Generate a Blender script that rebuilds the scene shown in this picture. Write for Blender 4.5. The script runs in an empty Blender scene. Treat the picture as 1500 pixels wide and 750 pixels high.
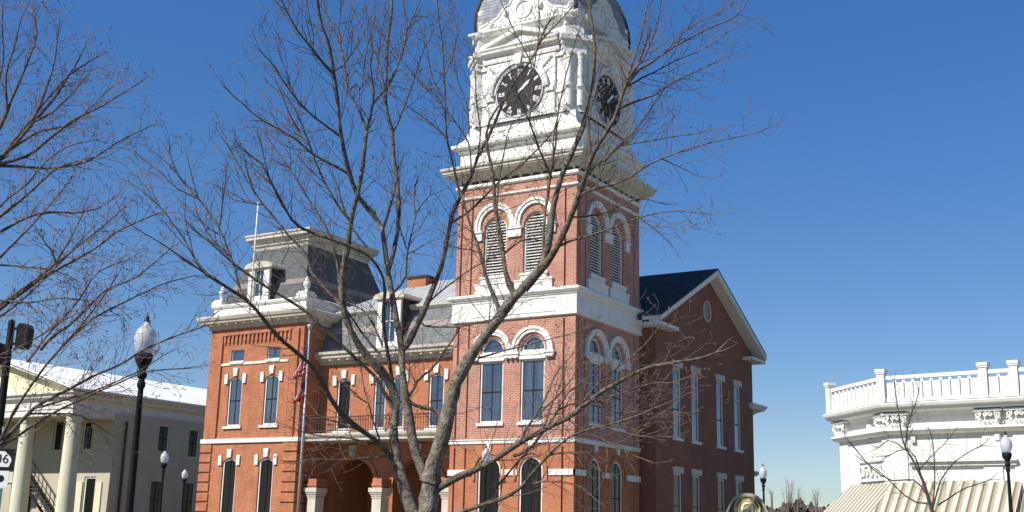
import bpy, bmesh, math, random
from mathutils import Vector, Matrix
from mathutils.geometry import tessellate_polygon
random.seed(7)
SC = bpy.context.scene
COL = SC.collection
R = math.radians

# ---------------------------------------------------------------- camera
CF, CPITCH, CROLL, CYAW = 1725.25, 0.2319, 0.0239, 0.5553      # focal length in 1500-px units, angles in radians
CAM = Vector((26.497, -48.591, 1.65))
_fw = Vector((-math.sin(CYAW) * math.cos(CPITCH), math.cos(CYAW) * math.cos(CPITCH), math.sin(CPITCH)))
_r0 = Vector((math.cos(CYAW), math.sin(CYAW), 0))
_u0 = _r0.cross(_fw)
_rt = _r0 * math.cos(CROLL) + _u0 * math.sin(CROLL)
_up = -_r0 * math.sin(CROLL) + _u0 * math.cos(CROLL)
cam_data = bpy.data.cameras.new('camera')
cam = bpy.data.objects.new('camera', cam_data)
COL.objects.link(cam)
cam.matrix_world = Matrix(((_rt.x, _up.x, -_fw.x, CAM.x), (_rt.y, _up.y, -_fw.y, CAM.y), (_rt.z, _up.z, -_fw.z, CAM.z), (0, 0, 0, 1)))
cam_data.sensor_width = 36
cam_data.lens = CF / 1500 * 36
cam_data.clip_end = 3000
SC.camera = cam

# ---------------------------------------------------------------- sky, sun, exposure
SUN_AZ, SUN_EL = R(24), R(43)          # azimuth: left of the courthouse front normal
world = bpy.data.worlds.new('World')
SC.world = world
world.use_nodes = True
wn = world.node_tree
sky = wn.nodes.new('ShaderNodeTexSky')
sky.sky_type = 'NISHITA'
sky.sun_disc = False
sky.sun_elevation = SUN_EL
sky.sun_rotation = math.pi + SUN_AZ
sky.altitude = 100
sky.air_density = 1.0
sky.dust_density = 0.1
sky.ozone_density = 3.0
bg = wn.nodes['Background']
bg.inputs['Strength'].default_value = 0.157
hsv = wn.nodes.new('ShaderNodeHueSaturation')
hsv.inputs['Saturation'].default_value = 1.68
hsv.inputs['Hue'].default_value = 0.511
gam = wn.nodes.new('ShaderNodeGamma')
gam.inputs['Gamma'].default_value = 0.63
wn.links.new(sky.outputs[0], gam.inputs['Color'])
wn.links.new(gam.outputs[0], hsv.inputs['Color'])
tint = wn.nodes.new('ShaderNodeMix')
tint.data_type = 'RGBA'
tint.blend_type = 'MULTIPLY'
tint.inputs['Factor'].default_value = 1.0
tint.inputs['B'].default_value = (0.90, 0.95, 1.06, 1)
wn.links.new(hsv.outputs[0], tint.inputs['A'])
wn.links.new(tint.outputs['Result'], bg.inputs['Color'])
sd = bpy.data.lights.new('sun', 'SUN')
sd.energy = 5.0
sd.angle = R(0.5)
sd.color = (1.0, 0.95, 0.87)
sun = bpy.data.objects.new('sun', sd)
COL.objects.link(sun)
sdir = Vector((math.sin(SUN_AZ) * math.cos(SUN_EL), math.cos(SUN_AZ) * math.cos(SUN_EL), -math.sin(SUN_EL)))
sun.rotation_euler = sdir.to_track_quat('-Z', 'Y').to_euler()
sun.location = (0, -60, 80)
SC.view_settings.view_transform = 'Standard'
SC.view_settings.look = 'None'
SC.view_settings.exposure = 0.36
SC.view_settings.gamma = 1.0
SC.view_settings.use_curve_mapping = False


def at(px, py, dist):
    """The point that lies at a horizontal distance from the camera along the sight line measured in the photograph."""
    x, y = (px - 750) / CF, (375 - py) / CF
    d = _fw + _rt * x + _up * y
    return CAM + d * (dist / math.hypot(d.x, d.y))


# ---------------------------------------------------------------- materials
MATS = {}


def mat(name, color, rough=0.8, spec=0.3, metal=0.0, noise=None, bump=0.0, bscale=30.0):
    m = bpy.data.materials.new(name)
    m.use_nodes = True
    nt = m.node_tree
    b = nt.nodes['Principled BSDF']
    b.inputs['Base Color'].default_value = (*color, 1)
    b.inputs['Roughness'].default_value = rough
    b.inputs['Metallic'].default_value = metal
    b.inputs['Specular IOR Level'].default_value = spec
    tc = nt.nodes.new('ShaderNodeTexCoord')
    if noise:
        sc, amt, col2 = noise
        n = nt.nodes.new('ShaderNodeTexNoise')
        n.inputs['Scale'].default_value = sc
        n.inputs['Detail'].default_value = 6
        n.inputs['Roughness'].default_value = 0.65
        nt.links.new(tc.outputs['Object'], n.inputs['Vector'])
        rp = nt.nodes.new('ShaderNodeValToRGB')
        rp.color_ramp.elements[0].position = 0.5 - amt / 2
        rp.color_ramp.elements[1].position = 0.5 + amt / 2
        rp.color_ramp.elements[0].color = (*col2, 1)
        rp.color_ramp.elements[1].color = (*color, 1)
        nt.links.new(n.outputs['Fac'], rp.inputs['Fac'])
        nt.links.new(rp.outputs['Color'], b.inputs['Base Color'])
    if bump:
        n2 = nt.nodes.new('ShaderNodeTexNoise')
        n2.inputs['Scale'].default_value = bscale
        n2.inputs['Detail'].default_value = 5
        nt.links.new(tc.outputs['Object'], n2.inputs['Vector'])
        bp = nt.nodes.new('ShaderNodeBump')
        bp.inputs['Strength'].default_value = bump
        bp.inputs['Distance'].default_value = 0.02
        nt.links.new(n2.outputs['Fac'], bp.inputs['Height'])
        nt.links.new(bp.outputs['Normal'], b.inputs['Normal'])
    MATS[name] = m
    return m


def wall_coords(nt, su=1.0, sv=1.0):
    """u runs along the wall whichever way it faces, v is the height"""
    tc = nt.nodes.new('ShaderNodeTexCoord')
    geo = nt.nodes.new('ShaderNodeNewGeometry')
    sp = nt.nodes.new('ShaderNodeSeparateXYZ')
    sn = nt.nodes.new('ShaderNodeSeparateXYZ')
    nt.links.new(tc.outputs['Object'], sp.inputs[0])
    nt.links.new(geo.outputs['True Normal'], sn.inputs[0])
    ab = nt.nodes.new('ShaderNodeMath'); ab.operation = 'ABSOLUTE'
    nt.links.new(sn.outputs['X'], ab.inputs[0])
    gt = nt.nodes.new('ShaderNodeMath'); gt.operation = 'GREATER_THAN'; gt.inputs[1].default_value = 0.7
    nt.links.new(ab.outputs[0], gt.inputs[0])
    mx = nt.nodes.new('ShaderNodeMix'); mx.data_type = 'FLOAT'
    nt.links.new(gt.outputs[0], mx.inputs['Factor'])
    nt.links.new(sp.outputs['X'], mx.inputs['A'])
    nt.links.new(sp.outputs['Y'], mx.inputs['B'])
    cb = nt.nodes.new('ShaderNodeCombineXYZ')
    nt.links.new(mx.outputs['Result'], cb.inputs['X'])
    nt.links.new(sp.outputs['Z'], cb.inputs['Y'])
    return cb, sp


def brick(name, c1, c2, mortar, msize=0.012, blotch=(0.75, 1.15)):
    m = bpy.data.materials.new(name)
    m.use_nodes = True
    nt = m.node_tree
    b = nt.nodes['Principled BSDF']
    b.inputs['Roughness'].default_value = 0.9
    b.inputs['Specular IOR Level'].default_value = 0.15
    cb, sp = wall_coords(nt)
    bt = nt.nodes.new('ShaderNodeTexBrick')
    bt.inputs['Scale'].default_value = 1.0
    bt.inputs['Brick Width'].default_value = 0.24
    bt.inputs['Row Height'].default_value = 0.085
    bt.inputs['Mortar Size'].default_value = msize
    bt.inputs['Mortar Smooth'].default_value = 0.2
    bt.inputs['Bias'].default_value = 0.0
    bt.inputs['Color1'].default_value = (*c1, 1)
    bt.inputs['Color2'].default_value = (*c2, 1)
    bt.inputs['Mortar'].default_value = (*mortar, 1)
    nt.links.new(cb.outputs[0], bt.inputs['Vector'])
    n = nt.nodes.new('ShaderNodeTexNoise')
    n.inputs['Scale'].default_value = 0.9
    n.inputs['Detail'].default_value = 8
    n.inputs['Roughness'].default_value = 0.7
    nt.links.new(cb.outputs[0], n.inputs['Vector'])
    mr = nt.nodes.new('ShaderNodeMapRange')
    mr.inputs['From Min'].default_value = 0.3
    mr.inputs['From Max'].default_value = 0.7
    mr.inputs['To Min'].default_value = blotch[0]
    mr.inputs['To Max'].default_value = blotch[1]
    nt.links.new(n.outputs['Fac'], mr.inputs['Value'])
    mul = nt.nodes.new('ShaderNodeVectorMath'); mul.operation = 'SCALE'
    nt.links.new(bt.outputs['Color'], mul.inputs[0])
    nt.links.new(mr.outputs[0], mul.inputs['Scale'])
    nt.links.new(mul.outputs[0], b.inputs['Base Color'])
    bp = nt.nodes.new('ShaderNodeBump')
    bp.inputs['Strength'].default_value = 0.35
    bp.inputs['Distance'].default_value = 0.008
    bp.invert = True
    nt.links.new(bt.outputs['Fac'], bp.inputs['Height'])
    nt.links.new(bp.outputs['Normal'], b.inputs['Normal'])
    MATS[name] = m
    return m


def slate(name, c1, c2, row=0.22, width=0.3, band=None, gap=0.02):
    m = bpy.data.materials.new(name)
    m.use_nodes = True
    nt = m.node_tree
    b = nt.nodes['Principled BSDF']
    b.inputs['Roughness'].default_value = 0.85
    b.inputs['Specular IOR Level'].default_value = 0.12
    cb, sp = wall_coords(nt)
    bt = nt.nodes.new('ShaderNodeTexBrick')
    bt.inputs['Scale'].default_value = 1.0
    bt.inputs['Brick Width'].default_value = width
    bt.inputs['Row Height'].default_value = row
    bt.inputs['Mortar Size'].default_value = gap
    bt.inputs['Color1'].default_value = (*c1, 1)
    bt.inputs['Color2'].default_value = (*c2, 1)
    bt.inputs['Mortar'].default_value = (c1[0] * .72, c1[1] * .72, c1[2] * .72, 1)
    nt.links.new(cb.outputs[0], bt.inputs['Vector'])
    n = nt.nodes.new('ShaderNodeTexNoise')
    n.inputs['Scale'].default_value = 2.2
    n.inputs['Detail'].default_value = 8
    n.inputs['Roughness'].default_value = 0.75
    nt.links.new(cb.outputs[0], n.inputs['Vector'])
    mr = nt.nodes.new('ShaderNodeMapRange')
    mr.inputs['From Min'].default_value = 0.3
    mr.inputs['From Max'].default_value = 0.7
    mr.inputs['To Min'].default_value = 0.65
    mr.inputs['To Max'].default_value = 1.3
    nt.links.new(n.outputs['Fac'], mr.inputs['Value'])
    mul = nt.nodes.new('ShaderNodeVectorMath'); mul.operation = 'SCALE'
    nt.links.new(bt.outputs['Color'], mul.inputs[0])
    nt.links.new(mr.outputs[0], mul.inputs['Scale'])
    out = mul.outputs[0]
    if band:                                            # courses of another slate colour
        z0, z1, bc = band
        g0 = nt.nodes.new('ShaderNodeMath'); g0.operation = 'GREATER_THAN'; g0.inputs[1].default_value = z0
        g1 = nt.nodes.new('ShaderNodeMath'); g1.operation = 'LESS_THAN'; g1.inputs[1].default_value = z1
        nt.links.new(sp.outputs['Z'], g0.inputs[0]); nt.links.new(sp.outputs['Z'], g1.inputs[0])
        ml = nt.nodes.new('ShaderNodeMath'); ml.operation = 'MULTIPLY'
        nt.links.new(g0.outputs[0], ml.inputs[0]); nt.links.new(g1.outputs[0], ml.inputs[1])
        m2 = nt.nodes.new('ShaderNodeMath'); m2.operation = 'MULTIPLY'
        nt.links.new(ml.outputs[0], m2.inputs[0]); nt.links.new(n.outputs['Fac'], m2.inputs[1])
        mx = nt.nodes.new('ShaderNodeMix'); mx.data_type = 'RGBA'
        nt.links.new(m2.outputs[0], mx.inputs['Factor'])
        nt.links.new(out, mx.inputs['A'])
        mx.inputs['B'].default_value = (*bc, 1)
        out = mx.outputs['Result']
    nt.links.new(out, b.inputs['Base Color'])
    bp = nt.nodes.new('ShaderNodeBump')
    bp.inputs['Strength'].default_value = 0.5
    bp.inputs['Distance'].default_value = 0.01
    bp.invert = True
    nt.links.new(bt.outputs['Fac'], bp.inputs['Height'])
    nt.links.new(bp.outputs['Normal'], b.inputs['Normal'])
    MATS[name] = m
    return m


def glass(name, color, rough=0.04, ior=1.9, blind=(0.26, 0.24, 0.21)):
    m = mat(name, color, rough, 0.5, noise=(0.8, 0.5, tuple(c * 0.45 for c in color)))
    nt = m.node_tree
    b = nt.nodes['Principled BSDF']
    b.inputs['IOR'].default_value = ior
    # old uneven panes: each leans a little its own way, some with a pale blind or curtain behind
    cb, sp = wall_coords(nt)
    oi = nt.nodes.new('ShaderNodeObjectInfo')
    mp = nt.nodes.new('ShaderNodeMapping')
    mp.inputs['Scale'].default_value = (7.0, 0.25, 1)
    nt.links.new(cb.outputs[0], mp.inputs['Vector'])
    n = nt.nodes.new('ShaderNodeTexNoise'); n.inputs['Scale'].default_value = 1.0; n.inputs['Detail'].default_value = 4
    nt.links.new(mp.outputs[0], n.inputs['Vector'])
    mr = nt.nodes.new('ShaderNodeMapRange')
    mr.inputs['From Min'].default_value = 0.42; mr.inputs['From Max'].default_value = 0.7
    mr.inputs['To Min'].default_value = 0.0; mr.inputs['To Max'].default_value = 0.55
    nt.links.new(n.outputs['Fac'], mr.inputs['Value'])
    ml = nt.nodes.new('ShaderNodeMath'); ml.operation = 'MULTIPLY'
    nt.links.new(mr.outputs[0], ml.inputs[0]); nt.links.new(oi.outputs['Random'], ml.inputs[1])
    mx = nt.nodes.new('ShaderNodeMix'); mx.data_type = 'RGBA'
    nt.links.new(ml.outputs[0], mx.inputs['Factor'])
    old = b.inputs['Base Color'].links[0].from_socket
    nt.links.new(old, mx.inputs['A'])
    mx.inputs['B'].default_value = (*blind, 1)
    nt.links.new(mx.outputs['Result'], b.inputs['Base Color'])
    n2 = nt.nodes.new('ShaderNodeTexNoise'); n2.inputs['Scale'].default_value = 1.6; n2.inputs['Detail'].default_value = 2
    nt.links.new(cb.outputs[0], n2.inputs['Vector'])
    bp = nt.nodes.new('ShaderNodeBump'); bp.inputs['Strength'].default_value = 0.10; bp.inputs['Distance'].default_value = 0.04
    nt.links.new(n2.outputs['Fac'], bp.inputs['Height'])
    nt.links.new(bp.outputs['Normal'], b.inputs['Normal'])
    return m


def weather(name, lo=0.72, grime=(0.45, 0.42, 0.36)):
    """rain streaks and worn patches over a painted or brick surface"""
    nt = MATS[name].node_tree
    b = nt.nodes['Principled BSDF']
    cb, sp = wall_coords(nt)
    mp = nt.nodes.new('ShaderNodeMapping')
    mp.inputs['Scale'].default_value = (5.0, 0.5, 1)
    nt.links.new(cb.outputs[0], mp.inputs['Vector'])
    n = nt.nodes.new('ShaderNodeTexNoise'); n.inputs['Scale'].default_value = 1.0; n.inputs['Detail'].default_value = 7; n.inputs['Roughness'].default_value = 0.7
    nt.links.new(mp.outputs[0], n.inputs['Vector'])
    mr = nt.nodes.new('ShaderNodeMapRange')
    mr.inputs['From Min'].default_value = 0.50; mr.inputs['From Max'].default_value = 0.78
    mr.inputs['To Min'].default_value = 0.0; mr.inputs['To Max'].default_value = lo
    nt.links.new(n.outputs['Fac'], mr.inputs['Value'])
    mx = nt.nodes.new('ShaderNodeMix'); mx.data_type = 'RGBA'
    nt.links.new(mr.outputs[0], mx.inputs['Factor'])
    nt.links.new(b.inputs['Base Color'].links[0].from_socket, mx.inputs['A'])
    mx.inputs['B'].default_value = (*grime, 1)
    nt.links.new(mx.outputs['Result'], b.inputs['Base Color'])


def stripes(name, cols, period, axis='X'):
    m = bpy.data.materials.new(name)
    m.use_nodes = True
    nt = m.node_tree
    b = nt.nodes['Principled BSDF']
    b.inputs['Roughness'].default_value = 0.9
    uv = nt.nodes.new('ShaderNodeUVMap')
    s = nt.nodes.new('ShaderNodeSeparateXYZ')
    nt.links.new(uv.outputs[0], s.inputs[0])
    d = nt.nodes.new('ShaderNodeMath'); d.operation = 'DIVIDE'; d.inputs[1].default_value = period
    nt.links.new(s.outputs[axis], d.inputs[0])
    f = nt.nodes.new('ShaderNodeMath'); f.operation = 'FRACT'
    nt.links.new(d.outputs[0], f.inputs[0])
    rp = nt.nodes.new('ShaderNodeValToRGB')
    rp.color_ramp.interpolation = 'CONSTANT'
    els = rp.color_ramp.elements
    els[0].position = 0; els[0].color = (*cols[0][1], 1)
    els[1].position = cols[1][0]; els[1].color = (*cols[1][1], 1)
    for p, c in cols[2:]:
        e = els.new(p); e.color = (*c, 1)
    nt.links.new(f.outputs[0], rp.inputs['Fac'])
    nt.links.new(rp.outputs[0], b.inputs['Base Color'])
    MATS[name] = m
    return m


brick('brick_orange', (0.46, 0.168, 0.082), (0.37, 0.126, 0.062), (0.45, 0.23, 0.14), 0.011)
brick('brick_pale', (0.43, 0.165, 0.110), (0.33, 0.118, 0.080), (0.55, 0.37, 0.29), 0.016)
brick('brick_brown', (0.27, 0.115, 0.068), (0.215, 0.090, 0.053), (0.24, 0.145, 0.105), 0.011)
mat('white', (0.75, 0.74, 0.71), 0.6, 0.3, noise=(1.7, 0.45, (0.66, 0.65, 0.61)), bump=0.15, bscale=9)
mat('white_trim', (0.76, 0.75, 0.71), 0.65, 0.3, noise=(3.0, 0.5, (0.58, 0.56, 0.51)), bump=0.2, bscale=14)
mat('stone', (0.62, 0.57, 0.48), 0.85, 0.2, noise=(2.0, 0.5, (0.48, 0.43, 0.35)), bump=0.3, bscale=20)
mat('cornice_paint', (0.60, 0.57, 0.50), 0.7, 0.25, noise=(1.4, 0.5, (0.44, 0.41, 0.34)), bump=0.2, bscale=10)  # beige paint, browned further with soffit shade put into its colour
slate('slate', (0.130, 0.137, 0.138), (0.098, 0.104, 0.106), 0.17, 0.26, band=(15.25, 15.6, (0.45, 0.34, 0.30)))
slate('slate_mid', (0.185, 0.197, 0.195), (0.15, 0.16, 0.16), 0.17, 0.26, band=(12.35, 12.7, (0.45, 0.34, 0.30)))
slate('slate_dark', (0.075, 0.073, 0.072), (0.055, 0.054, 0.053), 0.2, 0.3)
MATS['slate_dark'].node_tree.nodes['Principled BSDF'].inputs['Specular IOR Level'].default_value = 0.08
MATS['slate_dark'].node_tree.nodes['Principled BSDF'].inputs['Roughness'].default_value = 0.9
slate('slate_dome', (0.30, 0.31, 0.34), (0.26, 0.27, 0.30), 0.20, 3.0, gap=0.03)
slate('metal_roof', (0.34, 0.36, 0.37), (0.30, 0.32, 0.33), 9.0, 0.42, gap=0.018)
mat('white_roof', (0.84, 0.83, 0.80), 0.8, 0.1, noise=(0.6, 0.4, (0.78, 0.77, 0.74)))
glass('glass', (0.035, 0.060, 0.105), 0.04, 2.1)  # blue sky reflection is put into the base colour of these panes
glass('glass_dark', (0.012, 0.011, 0.011), 0.06, 1.32, (0.055, 0.048, 0.042))
mat('louver_void', (0.09, 0.085, 0.08), 0.9, 0.1)
mat('dark_inside', (0.035, 0.03, 0.028), 0.95, 0.05)
mat('black_metal', (0.009, 0.010, 0.011), 0.6, 0.15, noise=(8, 0.5, (0.014, 0.015, 0.016)))
mat('iron', (0.05, 0.035, 0.03), 0.7, 0.3, noise=(6, 0.5, (0.09, 0.05, 0.035)))
mat('grey_metal', (0.40, 0.41, 0.42), 0.4, 0.5, 0.3)
mat('dial', (0.055, 0.055, 0.062), 0.8, 0.1, noise=(3, 0.4, (0.03, 0.03, 0.034)))
mat('numeral', (0.80, 0.79, 0.76), 0.6)
mat('cream', (0.50, 0.45, 0.35), 0.85, 0.2, noise=(0.8, 0.5, (0.43, 0.385, 0.295)))
mat('cream_column', (0.66, 0.64, 0.49), 0.8, 0.2, noise=(1.2, 0.5, (0.58, 0.55, 0.42)))
mat('tympanum', (0.70, 0.64, 0.42), 0.8, 0.2)
mat('grass', (0.16, 0.14, 0.07), 1.0, 0.05, noise=(6, 0.5, (0.11, 0.11, 0.045)), bump=0.5, bscale=60)
mat('asphalt', (0.055, 0.055, 0.055), 0.95, 0.1, noise=(30, 0.5, (0.04, 0.04, 0.04)), bump=0.3, bscale=200)
mat('concrete', (0.27, 0.255, 0.23), 0.9, 0.1, noise=(3, 0.5, (0.22, 0.205, 0.185)))
mat('bark', (0.27, 0.235, 0.19), 0.95, 0.1, noise=(17, 0.32, (0.075, 0.058, 0.046)), bump=1.0, bscale=48)
mat('bark_dark', (0.11, 0.09, 0.075), 0.95, 0.1, noise=(17, 0.32, (0.06, 0.048, 0.04)), bump=0.8, bscale=48)
mat('twig', (0.19, 0.145, 0.115), 0.9, 0.1, noise=(5, 0.6, (0.085, 0.062, 0.05)))
mat('bark_bough', (0.20, 0.165, 0.13), 0.95, 0.1, noise=(17, 0.32, (0.06, 0.046, 0.037)), bump=0.9, bscale=48)
mat('twig_red', (0.25, 0.175, 0.145), 0.9, 0.1, noise=(5, 0.6, (0.17, 0.10, 0.08)))
mat('far_twig', (0.17, 0.13, 0.12), 0.9, 0.1)
mat('wood_far', (0.13, 0.10, 0.085), 1.0, 0.0, noise=(0.4, 0.5, (0.09, 0.075, 0.06)))
mat('seal_gold', (0.62, 0.47, 0.17), 0.85, 0.1, noise=(20, 0.5, (0.50, 0.36, 0.12)))
mat('seal_cream', (0.86, 0.82, 0.62), 0.6)
mat('marker_green', (0.09, 0.095, 0.05), 0.5, 0.4)
mat('marker_edge', (0.34, 0.34, 0.27), 0.8, 0.2)
mat('teal', (0.03, 0.20, 0.20), 0.5)
g = mat('lamp_glass', (0.80, 0.82, 0.86), 0.22, 0.5)
g.node_tree.nodes['Principled BSDF'].inputs['Transmission Weight'].default_value = 0.5
stripes('awning_cloth', [(0, (0.48, 0.45, 0.37)), (0.48, (0.13, 0.15, 0.085)), (0.72, (0.36, 0.26, 0.205))], 0.36)
stripes('awning_cloth_fine', [(0, (0.50, 0.46, 0.37)), (0.6, (0.19, 0.175, 0.13))], 0.30)


weather('white', 0.6); weather('white_trim', 0.6); weather('cornice_paint', 0.6, (0.30, 0.27, 0.21)); weather('stone', 0.6, (0.3, 0.27, 0.21))
weather('cream_column', 0.5, (0.40, 0.36, 0.26)); weather('cream', 0.5, (0.30, 0.26, 0.20))
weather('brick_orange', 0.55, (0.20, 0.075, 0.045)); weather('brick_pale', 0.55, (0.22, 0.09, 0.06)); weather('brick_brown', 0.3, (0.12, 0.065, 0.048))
weather('slate_dark', 0.6, (0.12, 0.12, 0.115)); weather('slate_mid', .6, (.16, .16, .15)); weather('slate', .6, (.12, .125, .125))


def lichen(name, col, scale=4.5, lo=.52, hi=.66, amt=.75):
    nt = MATS[name].node_tree
    b = nt.nodes['Principled BSDF']
    tc = nt.nodes.new('ShaderNodeTexCoord')
    n = nt.nodes.new('ShaderNodeTexNoise'); n.inputs['Scale'].default_value = scale; n.inputs['Detail'].default_value = 8; n.inputs['Roughness'].default_value = .75
    nt.links.new(tc.outputs['Object'], n.inputs['Vector'])
    mr = nt.nodes.new('ShaderNodeMapRange')
    mr.inputs['From Min'].default_value = lo; mr.inputs['From Max'].default_value = hi
    mr.inputs['To Min'].default_value = 0; mr.inputs['To Max'].default_value = amt
    nt.links.new(n.outputs['Fac'], mr.inputs['Value'])
    mx = nt.nodes.new('ShaderNodeMix'); mx.data_type = 'RGBA'
    nt.links.new(mr.outputs[0], mx.inputs['Factor'])
    nt.links.new(b.inputs['Base Color'].links[0].from_socket, mx.inputs['A'])
    mx.inputs['B'].default_value = (*col, 1)
    nt.links.new(mx.outputs['Result'], b.inputs['Base Color'])


lichen('bark', (0.40, 0.38, 0.31)); lichen('bark_bough', (0.30, 0.27, 0.22), 6, .55, .7, .6)
lichen('bark', (0.05, 0.04, 0.032), 7.5, .56, .66, .7)

# ---------------------------------------------------------------- mesh building
class Frame:
    """A wall's own axes: u along it, d out of it, z up"""
    def __init__(s, o, U, N):
        s.o, s.U, s.N = Vector(o), Vector(U).normalized(), Vector(N).normalized()

    def __call__(s, u, d, z):
        return s.o + s.U * u + s.N * d + Vector((0, 0, z))


def FR(y): return Frame((0, y, 0), (1, 0, 0), (0, -1, 0))
def SD(x): return Frame((x, 0, 0), (0, 1, 0), (1, 0, 0))
def LS(x): return Frame((x, 0, 0), (0, 1, 0), (-1, 0, 0))
W0 = Frame((0, 0, 0), (1, 0, 0), (0, 1, 0))          # plain world axes


class MB:
    def __init__(s):
        s.v, s.f, s.uv = [], [], {}

    def quad(s, *p):
        i = len(s.v)
        s.v.extend(Vector(q) for q in p)
        s.f.append(tuple(range(i, i + len(p))))

    def box(s, fr, u0, u1, d0, d1, z0, z1):
        i = len(s.v)
        for z in (z0, z1):
            for u, d in ((u0, d0), (u1, d0), (u1, d1), (u0, d1)):
                s.v.append(fr(u, d, z))
        for f in ((0, 1, 2, 3), (4, 5, 6, 7), (0, 1, 5, 4), (1, 2, 6, 5), (2, 3, 7, 6), (3, 0, 4, 7)):
            s.f.append(tuple(i + k for k in f))
        return s

    def fill(s, fr, loops, d):
        flat = [p for l in loops for p in l]
        i = len(s.v)
        s.v.extend(fr(u, d, z) for u, z in flat)
        for t in tessellate_polygon([[Vector((u, z, 0)) for u, z in l] for l in loops]):
            s.f.append(tuple(i + k for k in t))

    def rim(s, fr, loop, d0, d1):
        n = len(loop)
        i = len(s.v)
        s.v.extend(fr(u, d0, z) for u, z in loop)
        s.v.extend(fr(u, d1, z) for u, z in loop)
        for k in range(n):
            s.f.append((i + k, i + (k + 1) % n, i + n + (k + 1) % n, i + n + k))

    def slab(s, fr, outline, d0, d1, holes=()):
        s.fill(fr, [outline] + list(holes), d1)
        s.fill(fr, [outline] + list(holes), d0)
        for l in [outline] + list(holes):
            s.rim(fr, l, d0, d1)
        return s

    def wall(s, fr, outline, holes, d=0.0, outer=0.0):
        """holes: (loop, depth, closed)"""
        s.fill(fr, [outline] + [h[0] for h in holes], d)
        for l, dep, closed in holes:
            s.rim(fr, l, d, d - dep)
            if closed:
                s.fill(fr, [l], d - dep)
        if outer:
            s.rim(fr, outline, d, d - outer)
        return s

    def sweep(s, prof, x0, x1, y0, y1, cap=True):
        """a moulding run round a rectangle; prof = (offset out, z)"""
        rings = []
        for o, z in prof:
            i = len(s.v)
            s.v.extend(Vector(p) for p in ((x0 - o, y0 - o, z), (x1 + o, y0 - o, z), (x1 + o, y1 + o, z), (x0 - o, y1 + o, z)))
            rings.append(i)
        for a, b in zip(rings, rings[1:]):
            for k in range(4):
                s.f.append((a + k, a + (k + 1) % 4, b + (k + 1) % 4, b + k))
        if cap:
            s.f.append(tuple(rings[-1] + k for k in range(4)))
        return s

    def run(s, fr, prof, u0, u1):
        """a straight moulding; prof = (d, z), ends closed"""
        i = len(s.v)
        n = len(prof)
        for u in (u0, u1):
            s.v.extend(fr(u, d, z) for d, z in prof)
        for k in range(n - 1):
            s.f.append((i + k, i + k + 1, i + n + k + 1, i + n + k))
        s.f.append(tuple(i + k for k in range(n)))
        s.f.append(tuple(i + n + k for k in range(n)))
        s.f.append((i, i + n - 1, i + 2 * n - 1, i + n))
        return s

    def lathe(s, c, prof, n=16):
        """prof = (radius, z)"""
        c = Vector(c)
        rings = []
        for r, z in prof:
            i = len(s.v)
            for k in range(n):
                a = 2 * math.pi * k / n
                s.v.append(c + Vector((r * math.cos(a), r * math.sin(a), z)))
            rings.append(i)
        for a, b in zip(rings, rings[1:]):
            for k in range(n):
                s.f.append((a + k, a + (k + 1) % n, b + (k + 1) % n, b + k))
        s.f.append(tuple(rings[0] + k for k in range(n)))
        s.f.append(tuple(rings[-1] + k for k in range(n)))
        return s

    def tube(s, pts, rad, n=6, cap=True):
        pts = [Vector(p) for p in pts]
        up = None
        rings = []
        for k, p in enumerate(pts):
            t = (pts[min(k + 1, len(pts) - 1)] - pts[max(k - 1, 0)])
            if t.length < 1e-9:
                t = Vector((0, 0, 1))
            t.normalize()
            if up is None:
                up = Vector((0, 0, 1)) if abs(t.z) < 0.9 else Vector((1, 0, 0))
            a = up - t * up.dot(t)
            if a.length < 1e-6:
                a = t.orthogonal()
            a.normalize()
            up = a
            b = t.cross(a)
            i = len(s.v)
            r = rad[k]
            for q in range(n):
                w = 2 * math.pi * q / n
                s.v.append(p + a * (r * math.cos(w)) + b * (r * math.sin(w)))
            rings.append(i)
        for a, b in zip(rings, rings[1:]):
            for k in range(n):
                s.f.append((a + k, a + (k + 1) % n, b + (k + 1) % n, b + k))
        if cap:
            s.f.append(tuple(rings[0] + k for k in range(n)))
            s.f.append(tuple(rings[-1] + k for k in range(n)))
        return s

    def build(s, name, material, parent=None, smooth=False, normals=True, bevel=0.0):
        me = bpy.data.meshes.new(name)
        org = Vector((0, 0, 0))
        if parent is not None:
            org = WORLD_LOC.get(parent.name, Vector((0, 0, 0)))
        me.from_pydata([tuple(v - org) for v in s.v], [], s.f)
        if normals:
            bm = bmesh.new()
            bm.from_mesh(me)
            bmesh.ops.recalc_face_normals(bm, faces=bm.faces)
            bm.to_mesh(me)
            bm.free()
        if smooth:
            me.polygons.foreach_set('use_smooth', [True] * len(me.polygons))
        me.materials.append(MATS[material])
        o = bpy.data.objects.new(name, me)
        COL.objects.link(o)
        if parent is not None:
            o.parent = parent
            WORLD_LOC[o.name] = org
        if bevel:
            md = o.modifiers.new('bevel', 'BEVEL')
            md.width = bevel
            md.segments = 2
            md.limit_method = 'ANGLE'
        return o


WORLD_LOC = {}


def thing(name, label, cat, loc=(0, 0, 0), group=None):
    o = bpy.data.objects.new(name, None)
    o.empty_display_size = 0.3
    COL.objects.link(o)
    o.location = loc
    WORLD_LOC[o.name] = Vector(loc)
    o['label'] = label
    o['category'] = cat
    if group:
        o['group'] = group
    return o


def tag(o, label, cat, group=None):
    o['label'] = label
    o['category'] = cat
    if group:
        o['group'] = group
    return o


def dup(root, loc, label):
    """a copy of a thing with copies of its parts and sub-parts"""
    r = root.copy()
    COL.objects.link(r)
    r.location = loc
    r['label'] = label
    for ch in list(root.children):
        c = ch.copy()
        COL.objects.link(c)
        c.parent = r
        for g in list(ch.children):
            e = g.copy()
            COL.objects.link(e)
            e.parent = c
    return r


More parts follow.
